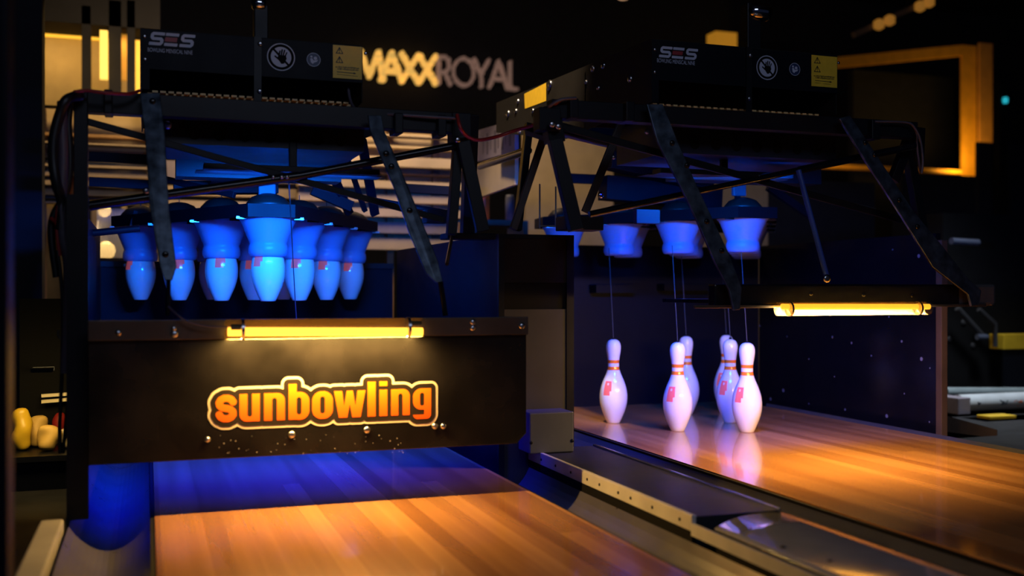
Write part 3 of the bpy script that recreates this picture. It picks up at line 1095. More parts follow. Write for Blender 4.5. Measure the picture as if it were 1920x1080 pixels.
# mask board of the lowered machine
YM = 2.92
mb0, mb1 = at(165, 700, YM).x, at(987, 700, YM).x
zt, zb = at(575, 600, YM).z, at(575, 852, YM).z
board = MB().prism([(mb0, YM, zb), (mb1 - 0.03, YM, zb), (mb1, YM, zb + 0.03), (mb1, YM, zt), (mb0, YM, zt)], (0, 1, 0), 0.012).build('mask_board', MASKM, ML, 'black glossy board with the orange logo', bevel=0.002)
zbar = at(575, 633, YM).z
MB().box((mb0, YM - 0.018, zbar), (mb1, YM - 0.001, zt + 0.004)).build('top_bar', BAR, board, 'dark metal bar along the top edge', bevel=0.002)
for (px, py, r) in ((222, 624, 0.008), (326, 616, 0.007), (327, 626, 0.010), (886, 604, 0.009), (886, 615, 0.009), (978, 611, 0.010)):
    MB().bolt(at(px, py, YM - 0.018), r, 0.006).build('bolt', STEEL, board)
for (px, py, r) in ((389, 824, 0.008), (547, 815, 0.010), (688, 806, 0.010), (815, 799, 0.009), (831, 799, 0.009)):
    MB().bolt(at(px, py, YM), r, 0.006).build('bolt', STEEL, board)
# scuffs low on the board
sc = MB()
rr = random.Random(5)
for i in range(46):
    q = at(rr.uniform(410, 760), rr.uniform(815, 850), YM)
    s = rr.uniform(0.0006, 0.0018)
    sc.add([(q.x + s * math.cos(t), YM - 0.0006, q.z + s * math.sin(t)) for t in (0, 1.2, 2.3, 3.5, 4.9)], [(0, 1, 2, 3, 4)])
sc.build('chips', mat('chip_white', (0.5, 0.48, 0.46), 0.6), board)


def logo_letters():
    """heavy condensed letters; x ranges measured on the board, heights in metres above the baseline"""
    xh, asc, g = 0.0755, 0.099, 0.0125
    fs = []

    def X(px):
        return at(px, 760, YM).x
    zb0 = at(495, 789, YM).z

    def letter(ch, p0, p1):
        a, b = X(p0), X(p1)
        wv = b - a
        sw = wv * 0.385
        R = wv * 0.46
        slot = (a + sw, b - sw)
        o_ = d_box(a, -0.001, b, xh + 0.001, R)
        oin = d_box(slot[0], sw * 0.62, slot[1], xh - sw * 0.62, (slot[1] - slot[0]) * 0.5)
        if ch == 'o':
            return d_sub(o_, oin)
        if ch == 'u':
            return d_or(d_sub(d_or(d_box(a, 0.0, b, xh * 0.75, R * 0.8), d_box(a, xh * 0.4, b, xh)), d_box(slot[0], sw * 0.62, slot[1], xh * 1.2, (slot[1] - slot[0]) * 0.5)), d_box(b - sw, 0, b, xh))
        if ch == 'n':
            return d_or(d_sub(d_or(d_box(a, xh * 0.3, b, xh, R * 0.8), d_box(a, 0, b, xh * 0.6)), d_box(slot[0], -xh * 0.2, slot[1], xh - sw * 0.62, (slot[1] - slot[0]) * 0.5)), d_box(a, 0, a + sw, xh))
        if ch == 'b':
            return d_or(d_sub(o_, oin), d_box(a, 0, a + sw, asc))
        if ch == 'l':
            return d_box(a, 0, b, asc)
        if ch == 'i':
            return d_or(d_box(a, 0, b, xh), d_box(a, asc - 0.0135, b, asc))
        if ch == 'g':
            dn = -0.013
            return d_or(d_sub(d_box(a, 0.014, b, xh, R), d_box(slot[0], 0.014 + sw * 0.55, slot[1], xh - sw * 0.6, (slot[1] - slot[0]) * 0.5)), d_box(b - sw, 0.0, b, xh),
                        d_sub(d_box(a, dn, b, 0.022, 0.014), d_box(a - 0.01, 0.0, b - sw, 0.014), d_box(a - 0.01, 0.008, a + wv * 0.5, 0.03)))
        if ch == 'w':
            s = wv * 0.125
            pts = [(a, xh), (a + wv * 0.24, 0), (a + wv * 0.5, xh), (a + wv * 0.76, 0), (b, xh)]
            P1 = [(a, xh), (a + 2.05 * s, xh), (a + wv * 0.32, xh * 0.42), (a + wv * 0.40, xh), (a + wv * 0.60, xh), (a + wv * 0.68, xh * 0.42), (b - 2.05 * s, xh), (b, xh),
                  (b - wv * 0.155, 0), (a + wv * 0.58, 0), (a + wv * 0.5, xh * 0.50), (a + wv * 0.42, 0), (a + wv * 0.155, 0)]
            return d_poly(P1)
        if ch == 's':
            r = wv * 0.168
            P = []
            cx = (a + b) / 2
            rx = wv / 2 - r
            h2 = (xh - 2 * r) / 2
            for k_ in range(0, 9):        # upper bowl, from the right tip over the top to the middle
                t = math.radians(12 + k_ * 32)
                P.append((cx + rx * math.cos(t), r + h2 * 1.5 + h2 * 0.5 * math.sin(t)))
            for k_ in range(0, 9):
                t = math.radians(84 - k_ * 32)
                P.append((cx + rx * math.cos(t), r + h2 * 0.5 + h2 * 0.5 * math.sin(t)))
            return d_line(P, r)
    for ch, p0, p1 in (('s', 404, 444), ('u', 449, 487), ('n', 495, 534), ('b', 541, 580), ('o', 585, 624), ('w', 626, 685), ('l', 689, 704), ('i', 711, 726), ('n', 733, 768), ('g', 774, 808)):
        fs.append(letter(ch, p0, p1))
    return d_or(*fs), zb0, X(404), X(808)


fL, zb0, xa, xb = logo_letters()
ext = (xa - 0.03, xb + 0.03, -0.045, 0.135)
flat(MB(), fL, ext, 0.0016, on_plane(YM - 0.0008, 0, zb0), 0.0205).build('logo_border', CREAM, board, 'cream outline of the logo')
flat(MB(), fL, ext, 0.0016, on_plane(YM - 0.0014, 0, zb0), 0.0135).build('logo_dark_band', LDARK, board, 'dark band inside the cream outline')  # printed dark outline band
flat(MB(), fL, ext, 0.0011, on_plane(YM - 0.0020, 0, zb0), 0.0).build('logo_lettering', LORANGE, board, 'orange sunbowling letters')


def tube_lamp(root, px0, px1, py, Yt, r, power, aim, mt=None, cover_py=None):
    a, b = at(px0, py, Yt), at(px1, py, Yt)
    t = MB().tube([a, b], r, 14).build('light_tube', mt or TUBEL, root, 'glowing yellow tube')
    if cover_py:
        c0, c1 = at(px0 - 4, cover_py[0], Yt - 0.012), at(px1 + 4, cover_py[1], Yt - 0.012)
        m = MB()
        rad = abs(c0.z - c1.z) / 2
        zc = (c0.z + c1.z) / 2
        n_ = 18
        for x0_, x1_ in ((c0.x, c1.x),):
            vs = []
            for x_ in (x0_, x1_):
                vs += [(x_, Yt + rad * math.cos(q), zc + rad * math.sin(q)) for q in [2 * math.pi * k_ / n_ for k_ in range(n_)]]
            m.add(vs, [(k_, (k_ + 1) % n_, n_ + (k_ + 1) % n_, n_ + k_) for k_ in range(n_)], 0, True)
        m.build('tube_cover', CLEARP, root, 'clear plastic sleeve')
        for x_ in (c0.x + 0.045, c1.x - 0.045):
            q = MB()
            q.tube([(x_ - 0.004, Yt, zc), (x_ + 0.004, Yt, zc)], rad + 0.002, 18)
            q.build('tube_clip', STEEL, root)
    ml = (a + b) / 2
    area('tube_light', (ml.x, ml.y - 0.002, ml.z - r - 0.003), aim(ml), b.x - a.x, 0.016, power, AMBER)


tube_lamp(board, 427, 792, 622, YM - 0.045, 0.012, 18.0, lambda m_: (m_.x, m_.y - 0.05, m_.z - 0.5), cover_py=(599, 632))
cab = [at(*q) for q in ((316, 575, 2.92), (330, 588, 2.88), (352, 603, 2.87), (388, 612, 2.87), (427, 613, 2.866))]
MB().tube(smooth_path(cab), 0.0025, 8).build('lamp_cord', PUC, board, 'thin pale lamp cord')
MB().tube([at(433, 613, 2.866), at(452, 613, 2.866)], 0.008, 12).build('tube_end', MATTE, board)
MB().tube([at(765, 606, 2.866), at(790, 606, 2.866)], 0.007, 12).build('tube_end', MATTE, board)

cfgR = dict(
    label='black string pinsetter whose mask board is swung up over standing pins', loc=(2.2, 3.9, 0.0),
    Yh=3.10, YB=3.05, Yback=4.73, hood_tl=(1222, 77), hood_tr=(1570, 102), hood_bl=(1222, 191), plate_bl=(1235, 150), ztail=1.50,
    plate_bolts=[(1228, 93), (1228, 135), (1572, 118)],
    ses=[(1237, 86), (1307, 113)], txt=[(1232, 115), (1303, 124)], hand=(1438, 127, 23), man=(1490, 130, 12), yel=[(1521, 103), (1569, 165)],
    strut=(1403, 140), strut_bolts=[(1407, 104), (1405, 185)], post=[(1393, 8), (1418, 92)], lamp=[(1397, 3), (1447, 43)],
    deck_tl=(1248, 212), deck_tr=(1566, 236), deck_ml=(1248, 236), deck_bl=(1262, 290), low_tl=(1275, 300), low_tr=(1540, 318), low_bl=(1275, 335),
    bars=[((1030, 205, 3.05), (1712, 246, 3.05), 0.058, 0.05, 'cross_beam', BLACK),
          ((1050, 236, 3.05), (1690, 412, 3.05), 0.024, 0.010, 'cross_brace', BLACK),
          ((1030, 200, 3.06), (1040, 268, 3.06), 0.055, 0.05, 'frame_post', BLACK),
          ((1040, 262, 3.04), (1080, 432, 3.01), 0.044, 0.03, 'frame_leg', BLACK),
          ((992, 232, 3.5), (970, 432, 3.46), 0.026, 0.03, 'frame_leg', BLACKG),
          ((1018, 262, 3.2), (962, 430, 3.18), 0.022, 0.02, 'frame_leg', GREYP),
          ((1166, 228, 3.4), (1097, 398, 3.4), 0.028, 0.015, 'frame_brace', GREYP),
          ((990, 246, 3.3), (1040, 262, 3.1), 0.026, 0.02, 'frame_brace', BLACK),
          ((1056, 334, 4.5), (1128, 337, 4.5), 0.044, 0.03, 'rear_rail', NAVY),
          ((1718, 240, 3.07), (1716, 300, 3.10), 0.040, 0.05, 'frame_post', BLACK),
          ((1704, 262, 3.10), (1674, 340, 3.08), 0.036, 0.03, 'frame_leg', BLACK),
          ((1702, 280, 3.10), (1728, 430, 3.08), 0.036, 0.03, 'frame_leg', BLACK),
          ((1130, 352, 4.4), (1345, 372, 4.4), 0.11, 0.1, 'carriage_beam', NAVY),
          ((1140, 300, 4.3), (1330, 342, 4.3), 0.08, 0.1, 'carriage_link', DECKP),
          ((1440, 350, 4.3), (1520, 405, 4.3), 0.035, 0.03, 'carriage_link', NAVY),
          ((1540, 372, 4.6), (1640, 396, 4.6), 0.022, 0.02, 'carriage_link', GREYP)],
    tubes=[((1722, 272, 3.03), (1498, 319, 3.03), 0.013, 'brace_tube', BLACKG),
           ((1498, 319, 3.03), (1105, 402, 3.03), 0.011, 'brace_tube', BLACKG),
           ((900, 312, 4.6), (990, 282, 3.6), 0.016, 'link_tube', BLACKG),
           ((1050, 250, 3.1), (1140, 272, 3.5), 0.010, 'link_tube', BAR),
           ((1497, 319, 2.98), (1551, 522, 2.93), 0.009, 'gas_strut', mat('blue_anodised', (0.03, 0.08, 0.42), 0.3)),
           ((1012, 345, 3.5), (1012, 428, 3.5), 0.003, 'wire_loop', STEEL),
           ((1012, 424, 3.5), (1056, 424, 3.5), 0.003, 'wire_loop', STEEL),
           ((1042, 350, 3.5), (1042, 424, 3.5), 0.003, 'wire_loop', STEEL)],
    clamps=[(1075, 184, 222, 3.01), (1180, 190, 228, 3.01), (1640, 224, 262, 3.01)],
    boxes=[(1062, 404, 1132, 432, 3.24, 0.10, 'foot_bracket', BLACK), (1194, 392, 1238, 420, 3.55, 0.03, 'cover_plate', HOODM),
           (1012, 200, 1052, 246, 3.02, 0.06, 'corner_plate', BLACK)],
    bolts=[(1035, 233, 3.0, 0.010, STEEL), (1047, 237, 3.0, 0.010, STEEL), (1423, 331, 3.03, 0.006, STEEL), (1430, 332, 3.03, 0.006, STEEL), (1213, 246, 3.09, 0.010, STEEL),
           (1150, 295, 3.38, 0.008, STEEL), (1080, 411, 3.22, 0.010, STEEL), (1126, 366, 3.5, 0.012, CHROME), (1550, 522, 2.9, 0.014, STEEL)],
    head=(2.45, 3.95), kx=1.13, zu=0.912, headbr=(1383, 356),
    arms=[([(1213, 195), (1243, 195), (1275, 275), (1306, 346), (1343, 424), (1369, 480), (1391, 540), (1388, 580), (1376, 582), (1368, 545), (1340, 490), (1314, 429), (1290, 377), (1233, 265)], 2.98, 2.90, 195, 580),
          ([(1574, 222), (1594, 216), (1610, 240), (1656, 309), (1712, 394), (1772, 467), (1816, 523), (1841, 545), (1836, 572), (1822, 574), (1816, 552), (1791, 533), (1750, 501), (1690, 404), (1624, 303)], 2.98, 2.90, 216, 560)],
    arm_bolts=[[(1325, 415), (1353, 470), (1288, 310), (1260, 268)], [(1622, 267), (1640, 290), (1686, 375), (1720, 425)]],
    lamps=[(1.95, 3.27, 0.99)],
)
MR = machine(cfgR)
# rear cabinet of that machine, seen along its side
X_ = 1.66
for (q0, q1, q2, q3, mt, nm) in (((893, 245), (965, 224), (965, 283), (893, 303), LILAC, 'rear_panel'), ((893, 312), (965, 292), (965, 346), (893, 372), PLAST, 'rear_panel')):
    P = [atX(*q, X_) for q in (q0, q1, q2, q3)]
    MB().prism(P, (1, 0, 0), 0.02).build(nm, mt, MR)
bc = MB()
for i, (wd, ht) in enumerate(((3, 34), (6, 40), (3, 26), (8, 42), (4, 30), (7, 40), (3, 24), (8, 34))):
    x = 905 + i * 7.0
    yc = 272 - i * 2.2
    P = [atX(x, yc - ht / 2, X_ - 0.001), atX(x + wd * 0.55, yc - ht / 2, X_ - 0.001), atX(x + wd * 0.55, yc + ht / 2, X_ - 0.001), atX(x, yc + ht / 2, X_ - 0.001)]
    bc.add(P, [(0, 1, 2, 3)])
bc.build('panel_marking', mat('grey_print', (0.10, 0.09, 0.13), 0.5), MR)
# side of the hood: yellow sticker and bolts
XS = at(1222, 77, 3.10).x
P = [atX(*q, XS - 0.0015) for q in ((983, 176), (1024, 155), (1024, 189), (984, 204))]
MB().add(P, [(0, 1, 2, 3)]).build('side_sticker', YELP, MR, 'plain yellow sticker on the hood side')
for (px, py, r) in ((1112, 129, 0.013), (1132, 123, 0.013), (1182, 148, 0.013), (1100, 154, 0.009), (1123, 165, 0.009), (1032, 158, 0.018), (1030, 165, 0.012), (972, 190, 0.012), (953, 213, 0.018), (968, 208, 0.012), (975, 247, 0.012), (1000, 208, 0.012)):
    MB().bolt(atX(px, py, XS), r, 0.009, '-X').build('bolt', STEEL, MR)

# raised mask board: bar in front, board lying level behind it
YR = 2.95
bl, br = at(1340, 553, YR), at(1866, 553, YR)
zt, zb = at(1600, 533, YR).z, at(1600, 573, YR).z
rb = MB().box((bl.x, YR, zb), (at(1842, 553, YR).x, YR + 0.045, zt)).build('mask_bar', BLACKG, MR, bevel=0.006)
MB().box((at(1797, 553, YR).x, YR - 0.006, zb - 0.003), (br.x, YR + 0.05, zt + 0.003)).build('bar_end_cap', clear_plastic('smoky_clear', (0.25, 0.25, 0.28), 0.7), MR, 'clear rounded end cap', bevel=0.012)
MB().box((at(1300, 570, YR).x, YR - 0.012, zb - 0.006), (br.x - 0.05, YR + 0.0, zb + 0.004)).build('bar_lip', BAR, MR, 'thin metal lip below the bar', bevel=0.002)
MB().box((bl.x, YR + 0.046, zb + 0.01), (br.x - 0.05, YR + 0.36, zb + 0.022)).build('mask_board', MASKM, MR)
for (px, py) in ((1520, 551), (1619, 553), (1710, 554)):
    MB().bolt(at(px, py, YR), 0.008, 0.005).build('bolt', BLACKG, MR)
MB().box((at(1768, 540, YR).x, YR + 0.01, at(1768, 538, YR).z), (at(1790, 540, YR).x, YR + 0.03, at(1768, 533, YR).z)).build('latch', CREAM, MR)
tube_lamp(MR, 1466, 1742, 575, YR - 0.04, 0.0095, 31.0, lambda m_: (m_.x + 0.0, m_.y + 0.32, m_.z - 0.5), mt=TUBER, cover_py=(567, 590))

# ------------------------------------------------------------------ pins
PROF = [(0.0, .0258), (0.004, .0285), (0.019, .0352), (0.038, .0430), (0.057, .0500), (0.076, .0555), (0.095, .0592), (0.114, .0605), (0.130, .0602), (0.149, .0578), (0.158, .0561), (0.167, .0538), (0.176, .0512), (0.185, .0482),
        (0.194, .0450), (0.205, .0405), (0.219, .0345), (0.232, .0296), (0.242, .0268), (0.250, .0252), (0.258, .0243), (0.266, .0240), (0.273, .0241), (0.280, .0245), (0.288, .0252), (0.296, .0261), (0.306, .0276), (0.318, .0297), (0.330, .0313),
        (0.342, .0322), (0.352, .0318), (0.362, .0296), (0.370, .0260), (0.376, .0205), (0.380, .0130), (0.3812, .0060)]
PROF = [(z, r * 1.05) for z, r in PROF]
NSEG = 48


def pin_mesh():
    m = MB()

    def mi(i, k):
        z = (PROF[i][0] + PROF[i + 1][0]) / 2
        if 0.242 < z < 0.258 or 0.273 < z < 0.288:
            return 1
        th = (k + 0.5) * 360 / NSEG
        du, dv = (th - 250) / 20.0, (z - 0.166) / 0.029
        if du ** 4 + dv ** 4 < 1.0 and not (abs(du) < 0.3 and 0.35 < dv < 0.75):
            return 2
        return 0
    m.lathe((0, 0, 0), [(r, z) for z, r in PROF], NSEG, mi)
    return m


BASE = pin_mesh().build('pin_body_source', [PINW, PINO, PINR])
PIN_ME = BASE.data
PIN_ME.name = 'pin_body'
PIN_OFF = 0.0
bpy.data.objects.remove(BASE)
CAPM_ = MB().lathe((0, 0, 0), [(0.0065, 0), (0.0065, 0.006), (0.003, 0.009)], 12).build('cord_cap_source', MATTE)
CAP_ME = CAPM_.data
CAP_ME.name = 'cord_cap'
bpy.data.objects.remove(CAPM_)


def pin(x, y, z, label, group, cord_to, turn=0.0, cord=True):
    t = thing('bowling_pin', label, 'bowling pin', (x, y, z), group)
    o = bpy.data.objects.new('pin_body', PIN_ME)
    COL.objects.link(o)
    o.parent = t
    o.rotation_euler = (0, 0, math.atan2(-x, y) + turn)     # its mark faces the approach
    o2 = bpy.data.objects.new('cord_cap', CAP_ME)
    COL.objects.link(o2)
    o2.parent = t
    o2.location = (0, 0, 0.3805)
    MB().tube([(x, y, z + 0.385), cord_to], 0.0017, 6).build('pin_cord', CORD, t)
    return t


GH = 'pins hanging under the lowered deck'
spots = rack_spots(0.428, 4.0)
names = ['blue-lit white bowling pin hanging at the front point of the triangle', 'bright blue-lit pin hanging second row, on the cable side of the front pin',
         'blue-lit pin hanging second row, on the cabinet side, crossed by a thin cord', 'blue-lit pin hanging third row beside the long steel arm',
         'dim purple pin hanging in the middle of the triangle behind the front pin', 'blue-lit pin hanging third row on the cabinet side',
         'deep blue pin hanging in the back corner by the steel arm and frame post', 'shadowed blue pin hanging in the back row behind the second-row pin',
         'shadowed blue pin hanging in the back row behind the front pin', 'deep blue pin hanging in the back corner above the cabinet end of the lamp']
turns = [-0.35, 0.25, 0.10, 0.35, 0.0, 0.05, -0.6, 0.1, 0.2, 0.15]
for (x, y), nm, tr in zip(spots, names, turns):
    pin(x, y, 0.563, nm, GH, (x, y, 0.99), tr)

GS = 'pins standing on the lane'
for (x, y, nm, tr) in ((2.413, 3.856, 'white bowling pin standing nearest under the raised lamp', -0.28),
                       (2.150, 3.984, 'white bowling pin standing centrally with another pin close behind it', -0.2),
                       (2.004, 4.322, 'white bowling pin standing alone beside the cabinet', -0.15),
                       (2.475, 4.50, 'bluish pin half hidden behind the central standing pin', -0.3),
                       (2.515, 4.16, 'pin squeezed between the nearest lamp-lit pin and one further back', -0.25),
                       (2.735, 4.56, 'hindmost bluish pin in the tight row of three standing pins', -0.2)):
    pin(x, y, 0.0, nm, GS, (x + 0.0, y + 0.05, 0.80), tr)

# ------------------------------------------------------------------ cables
cb = thing('cable_bundle', 'thick bundle of black, red and orange cables looping beside the frame post', 'cables', (-0.25, 3.2, 0.4))
for pts, r, mt in (
        ([(262, 170, 3.15), (240, 176, 3.12), (200, 174, 3.1), (160, 170, 3.1), (136, 176, 3.1), (124, 200, 3.1), (119, 240, 3.1), (117, 300, 3.1), (112, 360, 3.1), (106, 420, 3.1), (112, 480, 3.1)], 0.005, REDC),
        ([(150, 180, 3.12), (126, 186, 3.08), (112, 215, 3.08), (101, 260, 3.08), (100, 300, 3.08), (106, 345, 3.08), (116, 380, 3.1), (113, 430, 3.1)], 0.014, BLC),
        ([(133, 190, 3.14), (128, 230, 3.14), (131, 280, 3.14), (130, 330, 3.14), (120, 370, 3.14), (102, 400, 3.14), (96, 440, 3.14), (106, 520, 3.14)], 0.010, BLC),
        ([(116, 190, 3.1), (117, 230, 3.1), (119, 300, 3.1), (116, 370, 3.1), (118, 440, 3.1), (128, 500, 3.1), (126, 600, 3.1), (122, 700, 3.1)], 0.013, PUC),
        ([(136, 330, 3.16), (128, 370, 3.16), (125, 410, 3.16), (134, 445, 3.16)], 0.007, ORC),
        ([(140, 340, 3.16), (134, 380, 3.16), (131, 420, 3.16), (135, 440, 3.16)], 0.007, ORC),
        ([(96, 410, 3.12), (110, 420, 3.1), (124, 425, 3.1), (138, 400, 3.14)], 0.006, REDC),
        ([(108, 470, 3.1), (116, 540, 3.1), (118, 600, 3.1), (116, 700, 3.1), (112, 800, 3.1), (113, 850, 3.1)], 0.005, BLC),
        ([(125, 490, 3.12), (136, 540, 3.12), (127, 590, 3.12), (128, 660, 3.12), (134, 700, 3.12), (126, 770, 3.12), (118, 850, 3.12)], 0.005, BLC),
        ([(140, 634, 3.12), (130, 638, 3.1), (115, 636, 3.1), (109, 628, 3.1), (110, 618, 3.1)], 0.003, BAR)):
    MB().tube(smooth_path([at(*q) for q in pts]), r, 8).build('cable', mt, cb)
cb2 = thing('cable_run', 'dark red cable sagging between the two machine frames', 'cable', (1.2, 3.4, 1.0))
MB().tube(smooth_path([at(*q) for q in ((857, 215, 3.14), (866, 245, 3.12), (890, 262, 3.2), (925, 258, 3.3), (965, 245, 3.3), (1005, 232, 3.2), (1030, 205, 3.05), (1052, 186, 3.02))]), 0.006, 8).build('cable', REDC, cb2)
MB().tube(smooth_path([at(*q) for q in ((652, 150, 3.3), (656, 185, 3.28), (668, 205, 3.22), (700, 212, 3.2), (760, 216, 3.16), (855, 222, 3.15))]), 0.005, 8).build('cable', PUC, cb2)
MB().tube(smooth_path([at(*q) for q in ((1012, 222, 3.1), (1030, 200, 3.02), (1052, 187, 3.0), (1080, 184, 3.0))]), 0.005, 8).build('cable', PUC, cb2)
cb3 = thing('cable_loop', 'pale cable loops hanging at the outer end of the raised machine', 'cable', (2.62, 3.0, 1.1))
for pts in (((1640, 228, 3.0), (1700, 230, 3.0), (1716, 242, 3.0), (1726, 265, 3.0), (1730, 300, 3.0), (1728, 325, 3.0)), ((1706, 230, 3.02), (1718, 248, 3.02), (1720, 280, 3.02), (1726, 322, 3.02))):
    MB().tube(smooth_path([at(*q) for q in pts]), 0.004, 8).build('cable', PUC, cb3)
cd = thing('hanging_cord', 'thin black cord dangling in front of the hanging pins', 'cord', (0.5, 3.7, 0.6))
MB().tube([at(541, 330, 3.22), at(546, 420, 3.7), at(550, 500, 3.72), at(554, 572, 3.72), at(556, 600, 3.72)], 0.002, 6).build('cord', BLC, cd)

# ------------------------------------------------------------------ room behind
# back wall sign
sg = thing('wall_sign', 'illuminated MAXX ROYAL letters on the dark back wall', 'sign', (3.0, 11.9, 2.9))
YS = 11.9


def sign_letter(ch, p0, p1, mt, st):
    ca, cb_ = at(p0, 120, YS), at(p1, 120, YS)
    # cap line and base line fall along the row because the wall recedes
    zt_ = at(830, 109, YS).z
    zb_ = at(830, 159.5, YS).z
    x0_, wv, H = ca.x, cb_.x - ca.x, zt_ - zb_
    L = {'M': [[(0, 0), (.18, 1), (.5, .1), (.82, 1), (1, 0)]], 'A': [[(0, 0), (.5, 1), (1, 0)], [(.2, .33), (.8, .33)]], 'X': [[(0, 0), (1, 1)], [(0, 1), (1, 0)]],
         'R': [[(0, 0), (0, 1), (.6, 1), (.85, .88), (.9, .72), (.82, .55), (.6, .45), (0, .45)], [(.5, .45), (1, 0)]],
         'Y': [[(0, 1), (.5, .45), (1, 1)], [(.5, .45), (.5, 0)]], 'L': [[(0, 1), (0, 0), (1, 0)]]}
    if ch == 'O':
        f_ = lambda X, Y_: np.abs(np.hypot((X / wv - .5) * 2, (Y_ / H - .5) * 2) - 1) * H / 2 - st / 2
    else:
        f_ = d_or(*[d_line([(u * wv, v * H) for u, v in s], st / 2) for s in L[ch]])
    m = MB()
    flat(m, f_, (-st, wv + st, -st, H + st), 0.012, on_plane(YS - 0.06, x0_, zb_))
    o = m.build('letter', mt, sg)
    md_ = o.modifiers.new('depth', 'SOLIDIFY')
    md_.thickness = 0.04
    return o


for ch, p0, p1 in (('M', 664, 717), ('A', 712, 752), ('X', 751, 782), ('X', 784, 814)):
    sign_letter(ch, p0, p1, SIGNY, 0.062)
for ch, p0, p1 in (('R', 820, 842), ('O', 848, 886), ('Y', 886, 913), ('A', 915, 949), ('L', 954, 966)):
    sign_letter(ch, p0, p1, SIGNR, 0.042)
MB().box((at(655, 100, YS).x, YS - 0.02, at(830, 150, YS).z), (at(975, 100, YS).x, YS + 0.1, at(830, 146, YS).z)).build('mounting_rail', DARKW, sg)


def px_box(x0, y0, x1, y1, Y, depth):
    a_, b_ = at(x0, y0, Y), at(x1, y1, Y)
    return (a_.x, Y, b_.z), (b_.x, Y + depth, a_.z)


def px_to_floor(x0, y0, x1, Y, depth):
    a_, b_ = at(x0, y0, Y), at(x1, y0, Y)
    return (a_.x, Y, FZ), (b_.x, Y + depth, a_.z)


# lit alcove seen past the cables
al = thing('lit_alcove', 'plaster alcove with yellow cove light beyond the cable bundle', 'alcove', (-0.6, 7.6, FZ))
MB().box(*px_to_floor(60, 42, 300, 7.6, 0.1)).build('plaster_back', PLAST, al)
MB().box(*px_box(60, -60, 300, 56, 7.2, 0.35)).build('dark_head', DARKW, al)
MB().box(*px_box(82, 60, 186, 75, 7.55, 0.03)).build('cove_strip', GLOWA, al, 'glowing yellow cove strip')
MB().box(*px_to_floor(153, 10, 170, 7.2, 0.1)).build('dark_post', DARKW, al)
MB().box(*px_to_floor(204, 0, 227, 7.2, 0.1)).build('dark_post', DARKW, al)
MB().box(*px_to_floor(238, 0, 253, 7.2, 0.1)).build('dark_post', DARKW, al)
MB().box(*px_box(187, 56, 202, 148, 7.15, 0.05)).build('light_bar', GLOWY, al, 'vertical yellow light bar')
MB().box(*px_box(227, 46, 238, 150, 7.4, 0.05)).build('light_bar', mat('dim_amber_strip', (0.6, 0.3, 0.05), 0.5, emit=(1.0, 0.42, 0.04), strength=0.33), al, 'dimmer amber light bar')
MB().box(*px_box(254, 75, 264, 175, 7.4, 0.05)).build('light_bar', GLOWA, al, 'amber light bar by the hood')
MB().box(*px_box(187, 212, 220, 294, 7.15, 0.05)).build('light_panel', mat('bright_yellow_panel', (0.9, 0.7, 0.2), 0.4, emit=(1.0, 0.66, 0.16), strength=1.3), al, 'bright yellow light panel')
MB().box(*px_box(82, 232, 142, 241, 7.15, 0.05)).build('light_bar', GLOWY, al)
area('cove_light', (at(135, 70, 7.4).x, 7.35, at(135, 70, 7.4).z), at(150, 260, 7.6), 0.7, 0.04, 2.2, (1.0, 0.60, 0.16))

# racks of pale boards behind the machines
def board_rack(name, label, x0, x1, rows, Y, posts):
    t = thing(name, label, 'board rack', (at((x0 + x1) / 2, 400, Y).x, Y, FZ))
    for (ya, yb, mt, dy_) in rows:
        MB().box(*px_box(x0, ya, x1, yb, Y + dy_, 0.12)).build('shelf_board', mt, t)
    MB().box(*px_box(x0, rows[0][0], x1, rows[-1][1], Y + 0.2, 0.02)).build('rack_backing', PLAST, t)
    for (pa, pb, mt) in posts:
        MB().box(*px_to_floor(pa, rows[0][0], pb, Y + 0.13, 0.05)).build('rack_post', mt, t)
    return t


board_rack('board_rack', 'rack of pale boards lit yellow beyond the cables', 76, 290,
           [(196, 208, MATTE, 0), (247, 262, TAN, 0.05), (264, 276, OAK, 0), (295, 303, MATTE, 0), (306, 318, OAK, 0), (320, 335, OAK, 0.02), (337, 352, OAK, 0), (354, 370, OAK, 0.03), (371, 378, MATTE, 0), (379, 384, OAK, 0)], 6.6, [(80, 86, BROWN), (280, 288, BROWN)])
board_rack('board_rack', 'rack of cream and grey boards seen between the two machines', 560, 890,
           [(234, 242, TAN, 0), (243, 262, OAK, 0), (264, 284, PLAST, 0.03), (286, 318, OAK, 0), (320, 330, BROWN, 0.05), (333, 358, OAK, 0), (360, 384, OAK, 0.03), (387, 410, OAK, 0), (413, 440, LILAC, 0.03), (443, 470, OAK, 0.05)], 6.6,
           [(726, 738, TAN), (812, 824, BROWN), (560, 570, BROWN), (884, 890, BROWN)])
wb = thing('board_stack', 'pale boards seen above the lifting deck', 'board rack', (0.5, 6.9, FZ))
for (ya, yb, mt) in ((300, 345, LILAC), (347, 372, PLAST), (374, 400, OAK)):
    MB().box(*px_box(300, ya, 556, yb, 6.9, 0.1)).build('shelf_board', mt, wb)
for pa in (305, 545):
    MB().box(*px_to_floor(pa, 300, pa + 8, 7.0, 0.05)).build('rack_post', BROWN, wb)
# screen behind the raised machine
ws = thing('partition_screen', 'beige screen standing behind the raised machine', 'screen', (2.4, 7.2, FZ))
MB().box(*px_to_floor(985, 215, 1150, 7.2, 0.08)).build('screen_sheet', PLAST, ws)
MB().box(*px_to_floor(1440, 335, 1640, 7.2, 0.08)).build('screen_sheet', DARKW, ws)
MB().box(*px_to_floor(1300, 335, 1440, 7.2, 0.08)).build('screen_sheet', PLAST, ws)

